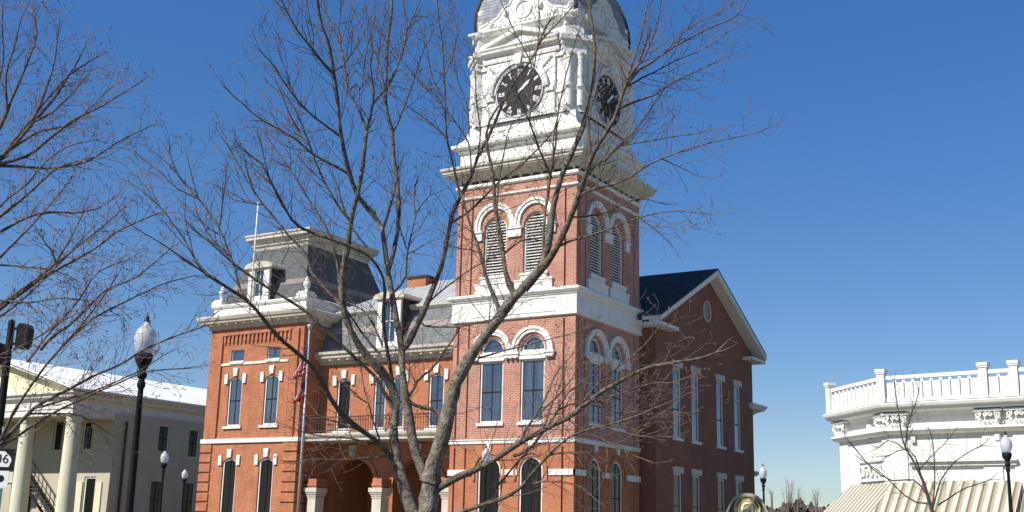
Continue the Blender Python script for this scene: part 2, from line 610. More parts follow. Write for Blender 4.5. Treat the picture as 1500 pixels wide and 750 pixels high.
def rect(u0, u1, z0, z1): return [(u0, z0), (u1, z0), (u1, z1), (u0, z1)]


def arched(c, w, z0, zs, rise, n=14):
    """an opening with straight jambs to zs and an elliptical head"""
    h = w / 2
    p = [(c - h, z0), (c + h, z0)]
    for k in range(n + 1):
        a = math.pi * k / n
        p.append((c + h * math.cos(a), zs + rise * math.sin(a)))
    return p


def disc(c, z, r, n=32, rz=None):
    return [(c + r * math.cos(2 * math.pi * k / n), z + (rz or r) * math.sin(2 * math.pi * k / n)) for k in range(n)]


def arch_band(c, zs, r0, r1, leg=0.0, n=16):
    """a half ring, with legs going down below the springing"""
    p = []
    if leg:
        p.append((c + r1, zs - leg))
    for k in range(n + 1):
        a = math.pi * k / n
        p.append((c + r1 * math.cos(a), zs + r1 * math.sin(a)))
    if leg:
        p.append((c - r1, zs - leg)); p.append((c - r0, zs - leg))
    for k in range(n + 1):
        a = math.pi * (n - k) / n
        p.append((c + r0 * math.cos(a), zs + r0 * math.sin(a)))
    if leg:
        p.append((c + r0, zs - leg))
    return p


def inset_arch(c, w, z0, zs, rise, t):
    return arched(c, w - 2 * t, z0 + t, zs, max(rise - t, 0.02))


def make_window(parent, fr, c, w, z0, zs, rise, d=-0.07, frame='white_trim', pane='glass', rails=(0.5,), mull=True, t=0.095, sill=None, name='window'):
    """frame (the part), pane and sill (sub-parts)"""
    o = arched(c, w, z0, zs, rise) if rise else rect(c - w / 2, c + w / 2, z0, zs)
    i = inset_arch(c, w, z0, zs, rise, t) if rise else rect(c - w / 2 + t, c + w / 2 - t, z0 + t, zs - t)
    m = MB()
    m.slab(fr, o, d - 0.08, d, [i])
    f = m.build(name, frame, parent)
    s = MB()
    top = zs + (rise or 0)
    for k in rails:
        zz = z0 + (top - z0) * k
        s.box(fr, c - w / 2 + t + .002, c + w / 2 - t - .002, d - 0.055, d - 0.02, zz - 0.025, zz + 0.025)
    if mull:
        s.box(fr, c - 0.018, c + 0.018, d - 0.06, d - 0.028, z0 + t + .002, top - t - .002)
    if s.v:
        s.build('sash_bar', 'black_metal' if mull != 'light' else frame, f)
    p = MB()
    p.fill(fr, [i], d - 0.05)
    p.build('pane', pane, f)
    if sill:
        q = MB()
        q.box(fr, c - sill / 2, c + sill / 2, -0.1, 0.1, z0 - 0.15, z0 - 0.003)
        q.build('sill', frame if frame != 'grey_metal' else 'stone', f)
    return f


def each(name, material, parent, pieces, **kw):
    """every piece a mesh of its own"""
    return [p.build(name, material, parent, **kw) for p in pieces]


def BX(*a): return MB().box(*a)


def letters(name, body, size, material, parent, matrix, depth=.002, spin=None):
    """lettering as one mesh"""
    cu = bpy.data.curves.new('lettering', 'FONT')
    cu.body = body; cu.size = size; cu.align_x = 'CENTER'; cu.align_y = 'CENTER'; cu.extrude = depth
    tmp = bpy.data.objects.new('lettering', cu)
    COL.objects.link(tmp)
    dg = bpy.context.evaluated_depsgraph_get()
    me = bpy.data.meshes.new_from_object(tmp.evaluated_get(dg))
    bpy.data.objects.remove(tmp)
    vs = [matrix @ v.co for v in me.vertices]
    fs_ = [tuple(p.vertices) for p in me.polygons]
    bpy.data.meshes.remove(me)
    return vs, fs_

# ================================================================ THE GROUND
def struct(o):
    o['kind'] = 'structure'
    return o


m = MB(); m.quad((-900, -500, 0), (900, -500, 0), (900, 1300, 0), (-900, 1300, 0)); struct(m.build('ground', 'grass'))
m = MB(); m.quad((-400, -35, .004), (400, -35, .004), (400, -27, .004), (-400, -27, .004)); struct(m.build('road', 'asphalt'))
m = MB(); m.box(W0, -400, 400, -27, -24.6, -.2, .13); m.box(W0, -400, 400, -37.6, -35, -.2, .13); struct(m.build('pavement', 'concrete'))
m = MB(); m.quad((2.5, -24.6, .008), (11, -24.6, .008), (11, 70, .008), (2.5, 70, .008)); m.quad((-30, -8, .008), (2.5, -8, .008), (2.5, -.6, .008), (-30, -.6, .008)); struct(m.build('path', 'concrete'))

# ================================================================ THE COURTHOUSE
CH = thing('courthouse', 'red brick courthouse with white clock tower, mansard pavilion and arcaded entrance', 'courthouse')
F0, S0 = FR(0), SD(0)
WC = (-4.67, -2.33)                                # window axes on the tower front
WS = (2.10, 4.45)                                  # and on its right side
TOP = 19.3


def tower_wall(fr, cs, lo, hi, bm_low, bm_high):
    flip = -1 if lo < -1 else 1
    holes, slots = [], []
    low = [(arched(c, 1.3, 1.5, 4.62, .66), .3, False) for c in cs]
    mid = [(arched(c, 1.36, 6.9, 10.38, .70), .3, False) for c in cs]
    slo = [rect(a, a + .10, z0, z1) for a in (lo + .24, lo + .88, hi - .68) for z0, z1 in ((1.0, 5.7),)]
    slm = [rect(a, a + .10, z0, z1) for a in (lo + .24, lo + .88, hi - .68) for z0, z1 in ((6.18, 11.8),)]
    bm_low.wall(fr, rect(lo, hi, 0, 6.0), low + [(s, .1, True) for s in slo])
    bm_high.wall(fr, rect(lo, hi, 6.0, 12.0), mid + [(s, .1, True) for s in slm])
    bel = [(arched(c, 1.36, 14.2, 16.62, .70), .3, False) for c in cs]
    slb = [rect(a, a + .10, 13.36, 18.3) for a in (lo + .24, lo + .88, hi - .68)]
    bm_high.wall(fr, rect(lo, hi, 13.0, TOP), bel + [(s, .1, True) for s in slb])


lowb, highb = MB(), MB()
tower_wall(F0, WC, -7, 0, lowb, highb)
tower_wall(S0, WS, 0, 7, lowb, highb)
for fr in (LS(-7),):
    lowb.wall(fr, rect(0, 7, 0, 6), [])
    highb.wall(fr, rect(0, 7, 6, TOP), [])
highb.wall(Frame((0, 7, 0), (1, 0, 0), (0, 1, 0)), rect(-7, 0, 10, TOP), [])
lowb.build('tower_base_wall', 'brick_orange', CH)
highb.build('tower_wall', 'brick_pale', CH)

for fr, cs, lo, hi in ((F0, WC, -7, 0), (S0, WS, 0, 7)):
    for c in cs:
        # ground storey: round headed sash with a brick hood
        f = make_window(CH, fr, c, 1.3, 1.5, 4.62, .66, rails=(.52,), pane='glass_dark', sill=1.5)
        m = MB(); m.slab(fr, arch_band(c, 4.62, .80, .93, leg=.5), -.02, .07); m.build('brick_hood', 'brick_orange', f)
        # second storey: tall sash, white transom block, lunette, white arch
        f = make_window(CH, fr, c, 1.36, 6.9, 9.92, 0, rails=(.5,), sill=1.55)
        m = MB(); m.slab(fr, arched(c, 1.36, 10.3, 10.38, .70), -.24, -.09, [inset_arch(c, 1.36, 10.3, 10.38, .70, .09)]); fl = m.build('fanlight', 'white_trim', CH)
        m = MB(); m.fill(fr, [inset_arch(c, 1.36, 10.3, 10.38, .70, .07)], -.2); m.build('pane', 'glass', fl)
        m = MB(); m.box(fr, c - .74, c + .74, -.2, .06, 9.92, 10.12); m.box(fr, c - .70, c + .70, -.2, .09, 10.12, 10.22); m.box(fr, c - .67, c + .67, -.2, .03, 10.22, 10.3)
        m.build('transom', 'white', CH)
        m = MB(); m.slab(fr, arch_band(c, 10.36, .86, 1.02, leg=.1), -.02, .10); m.slab(fr, arch_band(c, 10.36, 1.02, 1.165, leg=.1), -.02, .15)
        m.build('arch_surround', 'white', CH)
        # belfry: louvres, white arch, stepped white pedestal
        m = MB(); m.slab(fr, arched(c, 1.36, 14.2, 16.62, .70), -.24, -.10, [inset_arch(c, 1.36, 14.2, 16.62, .70, .09)]); bw = m.build('louvered_window', 'white_trim', CH)
        m = MB()
        z = 14.36
        while z < 17.15:
            h = .585 if z < 16.6 else .585 * math.sqrt(max(0.03, 1 - ((z - 16.55) / .66) ** 2))
            m.quad(fr(c - h, -.24, z + .085), fr(c + h, -.24, z + .085), fr(c + h, -.13, z - .015), fr(c - h, -.13, z - .015))
            m.quad(fr(c - h, -.13, z - .015), fr(c + h, -.13, z - .015), fr(c + h, -.13, z + .04), fr(c - h, -.13, z + .04))
            z += .15
        m.build('louvers', 'white_trim', bw, normals=False)
        m = MB(); m.fill(fr, [inset_arch(c, 1.36, 14.2, 16.62, .70, .05)], -.28); m.build('void', 'louver_void', bw)
        m = MB(); m.slab(fr, arch_band(c, 16.86, .86, 1.03, leg=.2), -.02, .10); m.slab(fr, arch_band(c, 16.86, 1.03, 1.165, leg=.2), -.02, .15)
        m.build('arch_surround', 'white', CH)
        m = MB(); m.box(fr, c - .74, c + .74, -.2, .10, 13.28, 14.2); m.box(fr, c - .80, c + .80, -.2, .14, 14.08, 14.2 - .003)
        m.box(fr, c - 1.06, c + 1.06, -.02, .13, 13.28, 13.86); m.box(fr, c - 1.10, c + 1.10, -.02, .16, 13.78, 13.855)
        for k in range(4):
            m.box(fr, c - .5 + k * .27, c - .33 + k * .27, 0, .125, 13.93, 14.04)
        m.build('pedestal', 'white', CH)
    # imposts of the arches
    mid = (cs[0] + cs[1]) / 2
    for zz, hgt in ((10.02, .26), (16.12, .5)):
        for a, b in ((cs[0] - 1.2, cs[0] - .76), (mid - .40, mid + .40), (cs[1] + .76, cs[1] + 1.2)):
            m = BX(fr, a, b, -.02, .12, zz, zz + hgt - .1)
            m.box(fr, a - .04, b + .04, -.02, .18, zz + hgt - .1, zz + hgt - .002)
            if hgt < .3:
                for k in range(3):
                    cc = a + (b - a) * (k + .5) / 3
                    m.lathe(fr(cc, .13, zz - .09), [(.03, 0), (.085, .05), (.085, .12), (.03, .17)], 8)
            m.build('impost', 'white', CH)
    # strips between the ground storey windows
    for a, b in ((lo, cs[0] - 1.0), (mid - .45, mid + .45), (cs[1] + 1.0, hi)):
        m = BX(fr, a - (.06 if a == lo else 0), b + (.06 if b == hi else 0), -.02, .06, 4.38, 4.66)
        m.build('stone_strip', 'white_trim', CH)
    for c in cs:
        m = MB(); m.slab(fr, [(c - .10, 5.56), (c + .10, 5.56), (c + .13, 5.895), (c - .13, 5.895)], -.02, .1)
        m.build('keystone', 'white_trim', CH)


# bands, cornices: mouldings that run right round the tower
T = (-7, 0, 0, 7)
m = MB(); m.sweep([(-.1, 5.9), (.05, 5.9), (.05, 6.06), (.09, 6.06), (.09, 6.11), (-.1, 6.11)], *T, cap=False); m.build('belt_course', 'white_trim', CH)
m = MB(); m.sweep([(-.2, 11.93), (.06, 11.93), (.12, 11.97), (.12, 12.03), (.10, 12.06), (.10, 12.92), (.16, 12.98), (.16, 13.04), (.22, 13.06), (.30, 13.16), (.30, 13.24), (.24, 13.30), (-.2, 13.32)], *T, cap=False)
m.build('belfry_belt', 'white', CH)
m = MB()
for fr, lo, hi in ((F0, -7, 0), (S0, 0, 7)):
    for k in range(7):
        for a in (lo + .10, hi - .95):
            m.box(fr, a + k * .125, a + k * .125 + .055, .08, .115, 12.45, 12.85)
    m.box(fr, lo + 1.05, hi - 1.05, .08, .125, 12.16, 12.20); m.box(fr, lo + 1.05, hi - 1.05, .08, .125, 12.84, 12.88)
m.build('belt_ornament', 'white', CH)
m = MB(); m.sweep([(-.1, 18.37), (.05, 18.37), (.09, 18.42), (.09, 18.5), (-.1, 18.52)], *T, cap=False); m.build('string_course', 'white', CH)
m = MB(); m.sweep([(-.1, 18.93), (.06, 18.93), (.12, 19.0), (.12, 19.1), (.08, 19.15), (-.1, 19.15)], *T, cap=False); m.build('frieze', 'white', CH)
m = MB(); m.sweep([(-.1, 19.15), (.03, 19.15), (.03, 19.4), (-.1, 19.4)], *T, cap=False); m.build('shaded_brick_frieze', 'iron', CH)  # brick strip coloured near black, the eave's shadow is in the colour
m = MB(); m.sweep([(-.1, 19.32), (.10, 19.32), (.14, 19.38), (.22, 19.46), (.36, 19.55), (.54, 19.64), (.58, 19.68), (.60, 19.74), (.64, 19.76), (.64, 19.86), (.72, 19.92), (.74, 20.02), (.70, 20.06), (.3, 20.14), (-.2, 20.16)], *T)
m.build('tower_cornice', 'cornice_paint', CH)
for fr, lo, hi in ((F0, -7, 0), (S0, 0, 7)):
    for k in range(12):
        u = lo + .15 + k * (6.7 / 11)
        m = MB(); m.run(fr, [(0, 19.17), (.08, 19.17), (.10, 19.26), (.17, 19.34), (.26, 19.42), (.34, 19.50), (0, 19.50)], u - .07, u + .07)
        m.build('bracket', 'cornice_paint', CH)

# ---- the white clock stage
m = MB(); m.sweep([(0, 20.1), (.02, 20.1), (.02, 20.2), (-.02, 20.22), (-.02, 20.92), (.05, 20.98), (.16, 21.02), (.16, 21.12), (.34, 21.2), (.36, 21.3), (.34, 21.36), (.1, 21.42), (.06, 21.55), (-.1, 21.7), (-.22, 21.95), (-.28, 22.2), (-.30, 22.42), (-.5, 22.44)], *T)
m.build('clock_stage_base', 'white', CH)
B = .5                                            # the stage stands in from the tower walls
m = MB()
m.sweep([(-B - .25, 22.3), (-B - .25, 26.0)], *T, cap=False)
m.build('clock_stage_wall', 'white', CH)
for fr, lo in ((FR(0), -7), (SD(0), 0), (LS(-7), 0)):
    c = lo + 3.5
    # the bay that carries the dial
    m = MB()
    m.box(fr, c - 2.05, c + 2.05, -.9, -.16, 22.4, 25.72)
    m.box(fr, c - 2.12, c + 2.12, -.9, -.10, 22.4, 22.62)
    bay = m.build('clock_bay', 'white', CH)
    m = MB()
    m.slab(fr, arch_band(c, 23.9, 1.42, 1.56), -.2, -.04)
    m.slab(fr, arch_band(c, 23.9, 1.56, 1.74, leg=.0), -.2, .06)
    m.slab(fr, [(c - .15, 25.34), (c + .15, 25.34), (c + .22, 25.92), (c - .22, 25.92)], -.2, .16)
    m.box(fr, c - 2.0, c - 1.56, -.2, -.06, 23.62, 23.88); m.box(fr, c + 1.56, c + 2.0, -.2, -.06, 23.62, 23.88)
    for s in (-1, 1):                                # carved spandrels
        for k in range(5):
            q = fr(c + s * (1.30 + .13 * k), -.13, 25.0 + .12 * k)
            m.lathe(q, [(.02, -.07), (.09, -.03), (.09, .03), (.02, .07)], 8)
    m.build('dial_hood', 'white', bay)
    ck = MB(); ck.slab(fr, disc(c, 23.9, 1.40, 40), -.2, -.12)
    clock = ck.build('clock', 'dial', CH)
    m = MB(); m.slab(fr, disc(c, 23.9, 1.42, 48), -.14, -.07, [disc(c, 23.9, 1.35, 48)]); m.build('rim', 'grey_metal', clock)
    for h in range(1, 13):                           # the hour numerals
        m = MB()
        txt = ['I', 'II', 'III', 'IIII', 'V', 'VI', 'VII', 'VIII', 'IX', 'X', 'XI', 'XII'][h - 1]
        a = math.pi / 2 - h * math.pi / 6
        if fr.N.x > .5 or fr.N.x < -.5:
            sgn = 1 if fr.N.x > .5 else -1
        else:
            sgn = 1
        er = (math.cos(a) * sgn, math.sin(a)); et = (math.sin(a) * sgn, -math.cos(a))
        wd = {'I': .075, 'V': .15, 'X': .15}
        tot = sum(wd[ch] for ch in txt)
        x = -tot / 2

        def stroke(xa, xb):
            P = []
            for (xx, rr) in ((xa - .022, 0.92), (xa + .022, 0.92), (xb + .022, 1.27), (xb - .022, 1.27)):
                P.append((c + er[0] * rr + et[0] * xx, 23.9 + er[1] * rr + et[1] * xx))
            m.slab(fr, P, -.13, -.105)
        for ch in txt:
            w = wd[ch]
            if ch == 'I':
                stroke(x + w / 2, x + w / 2)
            elif ch == 'V':
                stroke(x + w / 2, x + .02); stroke(x + w / 2, x + w - .02)
            else:
                stroke(x + .02, x + w - .02); stroke(x + w - .02, x + .02)
            x += w
        m.build('numeral', 'numeral', clock)
    for ang, ln, wd_ in ((49, .82, .085), (98, 1.12, .05)):
        m = MB()
        a = math.pi / 2 - R(ang)
        sgn = -1 if fr.N.x < -.5 else 1
        e = (math.cos(a) * sgn, math.sin(a)); n_ = (-e[1], e[0])
        if ang == 98:
            a = math.pi / 2 - R(206); e = (math.cos(a) * sgn, math.sin(a)); n_ = (-e[1], e[0])
        P = [(c + e[0] * r_ + n_[0] * w_, 23.9 + e[1] * r_ + n_[1] * w_) for r_, w_ in ((-.2, -wd_ * .6), (ln * .75, -wd_), (ln, 0), (ln * .75, wd_), (-.2, wd_ * .6))]
        m.slab(fr, P, -.10, -.08 if ang == 49 else -.085)
        m.build('clock_hand', 'numeral' if ang == 49 else 'dial', clock)
    # entablature, pediment, attic, scrolled gable
    m = MB()
    m.run(fr, [(-.9, 25.74), (-.10, 25.74), (-.08, 25.86), (-.08, 26.06), (.02, 26.14), (.16, 26.22), (.18, 26.34), (.24, 26.42), (.24, 26.5), (-.9, 26.52)], c - 2.3, c + 2.3)
    ped = [(c - 2.36, 26.5), (c + 2.36, 26.5), (c + 2.36, 26.62), (c, 27.46), (c - 2.36, 26.62)]
    m.slab(fr, [(c - 2.2, 26.5), (c + 2.2, 26.5), (c, 27.3)], -.9, -.06)
    for s in (-1, 1):
        m.slab(fr, [(c, 27.22), (c + s * 2.36, 26.46), (c + s * 2.36, 26.66), (c, 27.46)], -.9, .18 if s > 0 else .178)
    m.build('pediment', 'white_trim', CH)
    m = MB()
    half = [(2.72, 28.1), (2.5, 28.12), (2.34, 28.2), (2.16, 28.26), (1.9, 28.3), (1.62, 28.42), (1.42, 28.62), (1.28, 28.84), (1.12, 28.97), (.95, 29.0), (.86, 29.06), (.72, 29.34), (.42, 29.56), (0, 29.64)]
    out = [(c - 2.72, 27.8), (c + 2.72, 27.8)] + [(c + x, z) for x, z in half] + [(c - x, z) for x, z in reversed(half[:-1])]
    m.slab(fr, out, -.62, -.30)
    inner = [(c + x * .86, 27.8 + (z - 27.8) * .84 + .1) for x, z in half] + [(c - x * .86, 27.8 + (z - 27.8) * .84 + .1) for x, z in reversed(half[:-1])]
    for k in range(len(half) - 1):                    # raised moulding along the scroll
        for s in (-1, 1):
            a, b = half[k], half[k + 1]
            m.tube([fr(c + s * a[0], -.34, a[1] - .02), fr(c + s * b[0], -.34, b[1] - .02)], [.10, .10], 6)
    for s in (-1, 1):
        m.lathe(fr(c + s * 1.95, -.28, 28.02), [(.03, -.2), (.15, -.13), (.19, 0), (.15, .13), (.03, .2)], 12)
        m.lathe(fr(c + s * 1.05, -.28, 28.55), [(.03, -.22), (.14, -.13), (.17, 0), (.14, .13), (.03, .22)], 12)
    m.slab(fr, disc(c, 28.6, .55, 20), -.34, -.24, [disc(c, 28.6, .42, 20)])
    for k in range(14):
        m.box(fr, c - 2.1 + k * .3, c - 1.95 + k * .3, -.32, -.22, 27.88, 28.0)
    m.build('scrolled_gable', 'white', CH)
m = MB()
m.sweep([(-.62, 25.8), (-.62, 26.0), (-.5, 26.12), (-.34, 26.2), (-.3, 26.34), (-.2, 26.42), (-.2, 26.5), (-.6, 26.55), (-.6, 27.3), (-.5, 27.36), (-.46, 27.5), (-.28, 27.58), (-.16, 27.66), (-.14, 27.78), (-.3, 27.84), (-.6, 27.9)], *T)
m.build('attic', 'white', CH)
# corner piers with half columns, their blocks and finials
for cx, cy, sx, sy in ((0, 0, 1, -1), (-7, 0, -1, -1), (0, 7, 1, 1), (-7, 7, -1, 1)):
    px, py = cx - sx * .62, cy - sy * .62
    m = MB()
    D1 = Frame((px, py, 0), (sx * .7071, -sy * .7071, 0), (sx * .7071, sy * .7071, 0))     # looks out along the diagonal
    m.box(D1, -.52, .52, -.6, .18, 22.4, 25.75)
    m.box(D1, -.60, .60, -.6, .26, 22.4, 22.7)
    m.box(D1, -.60, .60, -.6, .26, 23.5, 23.72)
    m.box(D1, -.60, .60, -.6, .30, 25.5, 25.75)
    for s in (-1, 1):
        q = Vector((px, py, 0)) + D1.U * s * .30 + D1.N * .24
        m.lathe(q, [(.2, 23.72), (.2, 23.8), (.155, 23.86), (.14, 25.2), (.17, 25.24), (.15, 25.3), (.22, 25.5), (.22, 25.52)], 14)
        m.lathe(q, [(.19, 22.7), (.19, 23.5)], 14)
    for s, fr2 in ((1, Frame((cx - sx * .32, 0, 0), (0, 1, 0), (sx, 0, 0))), (2, Frame((0, cy - sy * .32, 0), (1, 0, 0), (0, sy, 0)))):
        u = (cy - sy * 1.18) if s == 1 else (cx - sx * 1.18)
        m.box(fr2, u - .27, u + .27, -.6, .02, 22.42, 25.74)
        m.box(fr2, u - .31, u + .31, -.6, .08, 23.5, 23.72)
        m.box(fr2, u - .31, u + .31, -.6, .09, 22.42, 22.66)
        m.box(fr2, u - .33, u + .33, -.6, .12, 25.46, 25.742)
    m.build('corner_pier', 'white', CH)
    m = MB()
    m.box(D1, -.66, .66, -.7, .26, 25.76, 26.0); m.box(D1, -.72, .72, -.7, .36, 26.0, 26.2); m.box(D1, -.80, .80, -.7, .46, 26.2, 26.48)
    m.box(D1, -.50, .50, -.7, .16, 26.48, 27.46); m.box(D1, -.62, .62, -.7, .3, 27.46, 27.72)
    m.build('pier_entablature', 'white', CH)
    q = Vector((px, py, 0)) + D1.N * .0
    m = MB(); m.box(D1, -.34, .34, -.5, .14, 27.7, 28.35)
    m.lathe(q - D1.N * .12, [(.34, 28.35), (.34, 28.42), (.16, 28.5), (.14, 28.6), (.3, 28.85), (.34, 29.05), (.2, 29.2), (.1, 29.28), (.12, 29.4), (.02, 29.6)], 14)
    m.build('urn', 'white', CH)
# the dome: a square roof with bulging slated sides
prof = [(-.45, 27.84), (-.40, 28.4), (-.44, 29.0), (-.58, 29.7), (-.85, 30.5), (-1.25, 31.3), (-1.75, 32.0), (-2.3, 32.6), (-2.7, 33.0)]
m = MB(); m.sweep(prof, *T); m.build('dome_roof', 'slate_dome', CH)
m = MB()
for cx, cy, sx, sy in ((0, 0, 1, -1), (-7, 0, -1, -1), (0, 7, 1, 1), (-7, 7, -1, 1)):
    m.tube([(cx + sx * o, cy + sy * o, z) for o, z in prof], [.10] * len(prof), 8)
m.build('hip_ridge', 'slate_dark', CH, smooth=True)
m = MB(); m.sweep([(-2.5, 32.9), (-2.5, 33.2), (-2.7, 33.25), (-2.7, 34.4), (-2.4, 34.5), (-2.4, 34.7)], *T); m.lathe((-3.5, 3.5, 0), [(.8, 34.7), (.6, 35.4), (.2, 36.2), (.05, 38)], 12); m.build('lantern', 'white', CH)
# a little white security camera on the right of the stage
m = MB(); m.tube([(-.3, 5.2, 22.5), (.15, 5.2, 22.75)], [.03, .03], 6); m.lathe((.2, 5.2, 22.7), [(.05, -.12), (.16, -.08), (.2, .05), (.1, .14)], 10); m.build('security_camera', 'white', CH)
for x, y in ((-7.6, -.6), (.62, -.6)):
    m = MB(); m.tube([(x, y, 20.02), (x - .02, y, 21.0)], [.016, .008], 5); m.build('lightning_rod', 'grey_metal', CH)

# ---- the left pavilion with its mansard
PX0, PX1, PD = -24.12, -17.0, 8.6
PW = (-21.9, -19.15)
pv = MB()
holes = [(arched(c, 1.06, 2.3, 5.15, .25), .28, False) for c in PW]
pv.wall(F0, rect(PX0, PX1, 0, 6.3), holes)
grv = [rect(a, a + .05, 6.6, 12.5) for a in (-23.95, -23.08, -17.92, -17.30)]
holes = [(arched(c, 1.06, 7.2, 9.72, .25), .28, False) for c in PW] + [(rect(c - .5, c + .5, 10.87, 11.53), .25, False) for c in PW] + [(g_, .09, True) for g_ in grv]
pv.wall(F0, rect(PX0, PX1, 6.3, 12.9), holes)
pv.wall(SD(PX1), rect(0, PD, 0, 12.9), [])
pv.wall(LS(PX0), rect(0, PD, 0, 12.9), [])
pv.wall(Frame((0, PD, 0), (1, 0, 0), (0, 1, 0)), rect(PX0, PX1, 0, 12.9), [])
pv.build('pavilion_wall', 'brick_orange', CH)
for k in range(10):                                # brick quoins with sunk joints
    z = .9 + k * .54
    for fr, a, b in ((F0, PX0 - .08, PX0 + .78), (F0, PX1 - .95, PX1 + .08)):
        BX(fr, a, b, -.05, .08, z, z + .44).build('quoin', 'brick_orange', CH, bevel=.012)
    BX(SD(PX1), .0, .95, -.05, .078, z, z + .44).build('quoin', 'brick_orange', CH, bevel=.012)
for a, b in ((PX0 + .22, -23.12), (-17.84, -17.34)):    # pilasters beside the sunk lines
    BX(F0, a, b, -.05, .07, 6.52, 12.45).build('pilaster', 'brick_orange', CH)
m = MB()
for k in range(17):                                # corbel table
    u = -23.0 + k * .308
    m.box(F0, u, u + .14, -.02, .09, 11.95, 12.38)
    m.box(F0, u + .02, u + .12, -.02, .05, 11.85, 11.95)
m.box(F0, -23.1, -17.85, -.02, .12, 12.38, 12.52)
m.build('corbel_table', 'brick_orange', CH)
m = MB(); m.box(F0, -23.3, -18.0, -.02, .05, 10.66, 10.80); m.build('string_course', 'white_trim', CH)
m = MB(); m.sweep([(-.1, 6.26), (.10, 6.26), (.10, 6.5), (-.1, 6.5)], PX0, PX1, 0, PD, cap=False); m.build('belt_course', 'white_trim', CH)


def label_stones(fr, c, zs, rise, h, parent, name='label_stone'):
    """white springers and keystone round a segmental brick head"""
    for s in (-1, 1):
        m_ = MB()
        m_.slab(fr, [(c + s * (h + .02), zs - .12), (c + s * (h + .26), zs - .12), (c + s * (h + .28), zs + .40), (c + s * (h + .05), zs + .46), (c + s * (h + .02), zs + .3)], -.02, .09)
        m_.build(name, 'white_trim', parent)
    m_ = MB()
    m_.slab(fr, [(c - .13, zs + rise + .06), (c + .13, zs + rise + .06), (c + .18, zs + rise + .52), (c - .18, zs + rise + .52)], -.02, .11)
    m_.build('keystone', 'white_trim', parent)


for c in PW:
    f = make_window(CH, F0, c, 1.06, 2.3, 5.15, .25, rails=(.5,), pane='glass_dark', sill=1.35)
    label_stones(F0, c, 5.15, .25, .55, f)
    f = make_window(CH, F0, c, 1.06, 7.2, 9.72, .25, rails=(.52,), sill=1.4)
    label_stones(F0, c, 9.72, .25, .55, f)
    make_window(CH, F0, c, 1.0, 10.87, 11.53, 0, rails=(), mull=False, t=.05, sill=1.05)
PV = (PX0, PX1, 0, PD)
m = MB(); m.sweep([(-.1, 12.78), (.10, 12.78), (.12, 12.95), (.16, 13.0), (.5, 13.1), (.52, 13.2), (.60, 13.26), (.66, 13.4), (.66, 13.46), (.55, 13.52), (.1, 13.56)], *PV); m.build('pavilion_cornice', 'cornice_paint', CH)
for k in range(11):
    u = PX0 + .3 + k * (6.52 / 10)
    BX(F0, u - .07, u + .07, .05, .42, 13.0, 13.1).build('modillion', 'white_trim', CH)
for k in range(12):
    BX(SD(PX1), .3 + k * .7 - .07, .3 + k * .7 + .07, .05, .42, 13.0, 13.1).build('modillion', 'white_trim', CH)
m = MB(); m.sweep([(.0, 13.5), (.02, 13.5), (.02, 13.62), (-.03, 13.64), (-.03, 14.02), (.08, 14.1), (.12, 14.2), (.06, 14.26), (-.3, 14.28)], *PV); m.build('parapet', 'white', CH)
for x, y in ((PX0 + .3, .3), (PX1 - .3, .3)):
    m = MB(); m.box(W0, x - .4, x + .4, y - .4, y + .4, 14.2, 14.46); m.box(W0, x - .33, x + .33, y - .33, y + .33, 14.46, 14.58)
    m.lathe((x, y, 0), [(.20, 14.58), (.12, 14.66), (.10, 14.73), (.19, 14.93), (.205, 15.05), (.15, 15.16), (.17, 15.21), (.08, 15.28), (.10, 15.36), (.02, 15.48)], 14)
    m.build('urn', 'white', CH)
m = MB(); m.sweep([(-.35, 14.2), (-.55, 14.9), (-.85, 15.8), (-1.2, 16.8), (-1.55, 17.82)], *PV); m.build('mansard_roof', 'slate', CH)
m = MB(); m.sweep([(-1.6, 17.7), (-1.50, 17.7), (-1.46, 17.85), (-1.36, 17.95), (-1.36, 18.08), (-1.2, 18.2), (-1.08, 18.3), (-1.08, 18.44), (-1.02, 18.5), (-1.02, 18.6), (-1.4, 18.68)], *PV); m.build('mansard_curb', 'cornice_paint', CH)
for k in range(15):
    BX(FR(1.36), -22.65 + k * .3, -22.5 + k * .3, -.02, .08, 18.09, 18.19).build('dentil', 'white', CH)


def dormer(parent, c, y, w, z0, z1, back, wall='slate_dark', gw=.62):
    fr = FR(y)
    m_ = MB(); m_.slab(fr, rect(c - w / 2, c + w / 2, z0, z1), -.1, 0, [rect(c - gw / 2, c + gw / 2, z0 + .3, z1 - .12)])
    m_.box(fr, c - w / 2 - .03, c - gw / 2 - .05, .0, .09, z0, z1); m_.box(fr, c + gw / 2 + .05, c + w / 2 + .03, .0, .09, z0, z1)
    dm = m_.build('dormer', 'white_trim', parent)
    for s in (-1, 1):
        BX(fr, c + s * (w / 2 - .06), c + s * (w / 2 - .002), -back, -.102, z0, z1).build('cheek', wall, dm)
    m_ = MB(); m_.fill(fr, [rect(c - gw / 2, c + gw / 2, z0 + .3, z1 - .12)], -.07); m_.build('pane', 'glass', dm)
    m_ = MB(); m_.box(fr, c - .02, c + .02, -.066, -.04, z0 + .3, z1 - .12); m_.box(fr, c - gw / 2, c + gw / 2, -.066, -.042, (z0 + z1) / 2 + .1, (z0 + z1) / 2 + .15); m_.build('sash_bar', 'white_trim', dm)
    m_ = MB()
    n = 12
    lo = [(c - w / 2 - .28, z1), (c - w / 2 - .3, z1 + .10)]
    arc = [(c - (w / 2 + .26) * math.cos(math.pi * k / n), z1 + .14 + .26 * math.sin(math.pi * k / n)) for k in range(n + 1)]
    m_.slab(fr, lo + arc + [(c + w / 2 + .3, z1 + .10), (c + w / 2 + .28, z1)], -back - .3, .22)
    m_.build('hood', 'cornice_paint', dm)
    return dm


dormer(CH, -20.75, .12, 1.55, 14.3, 16.2, 1.7)

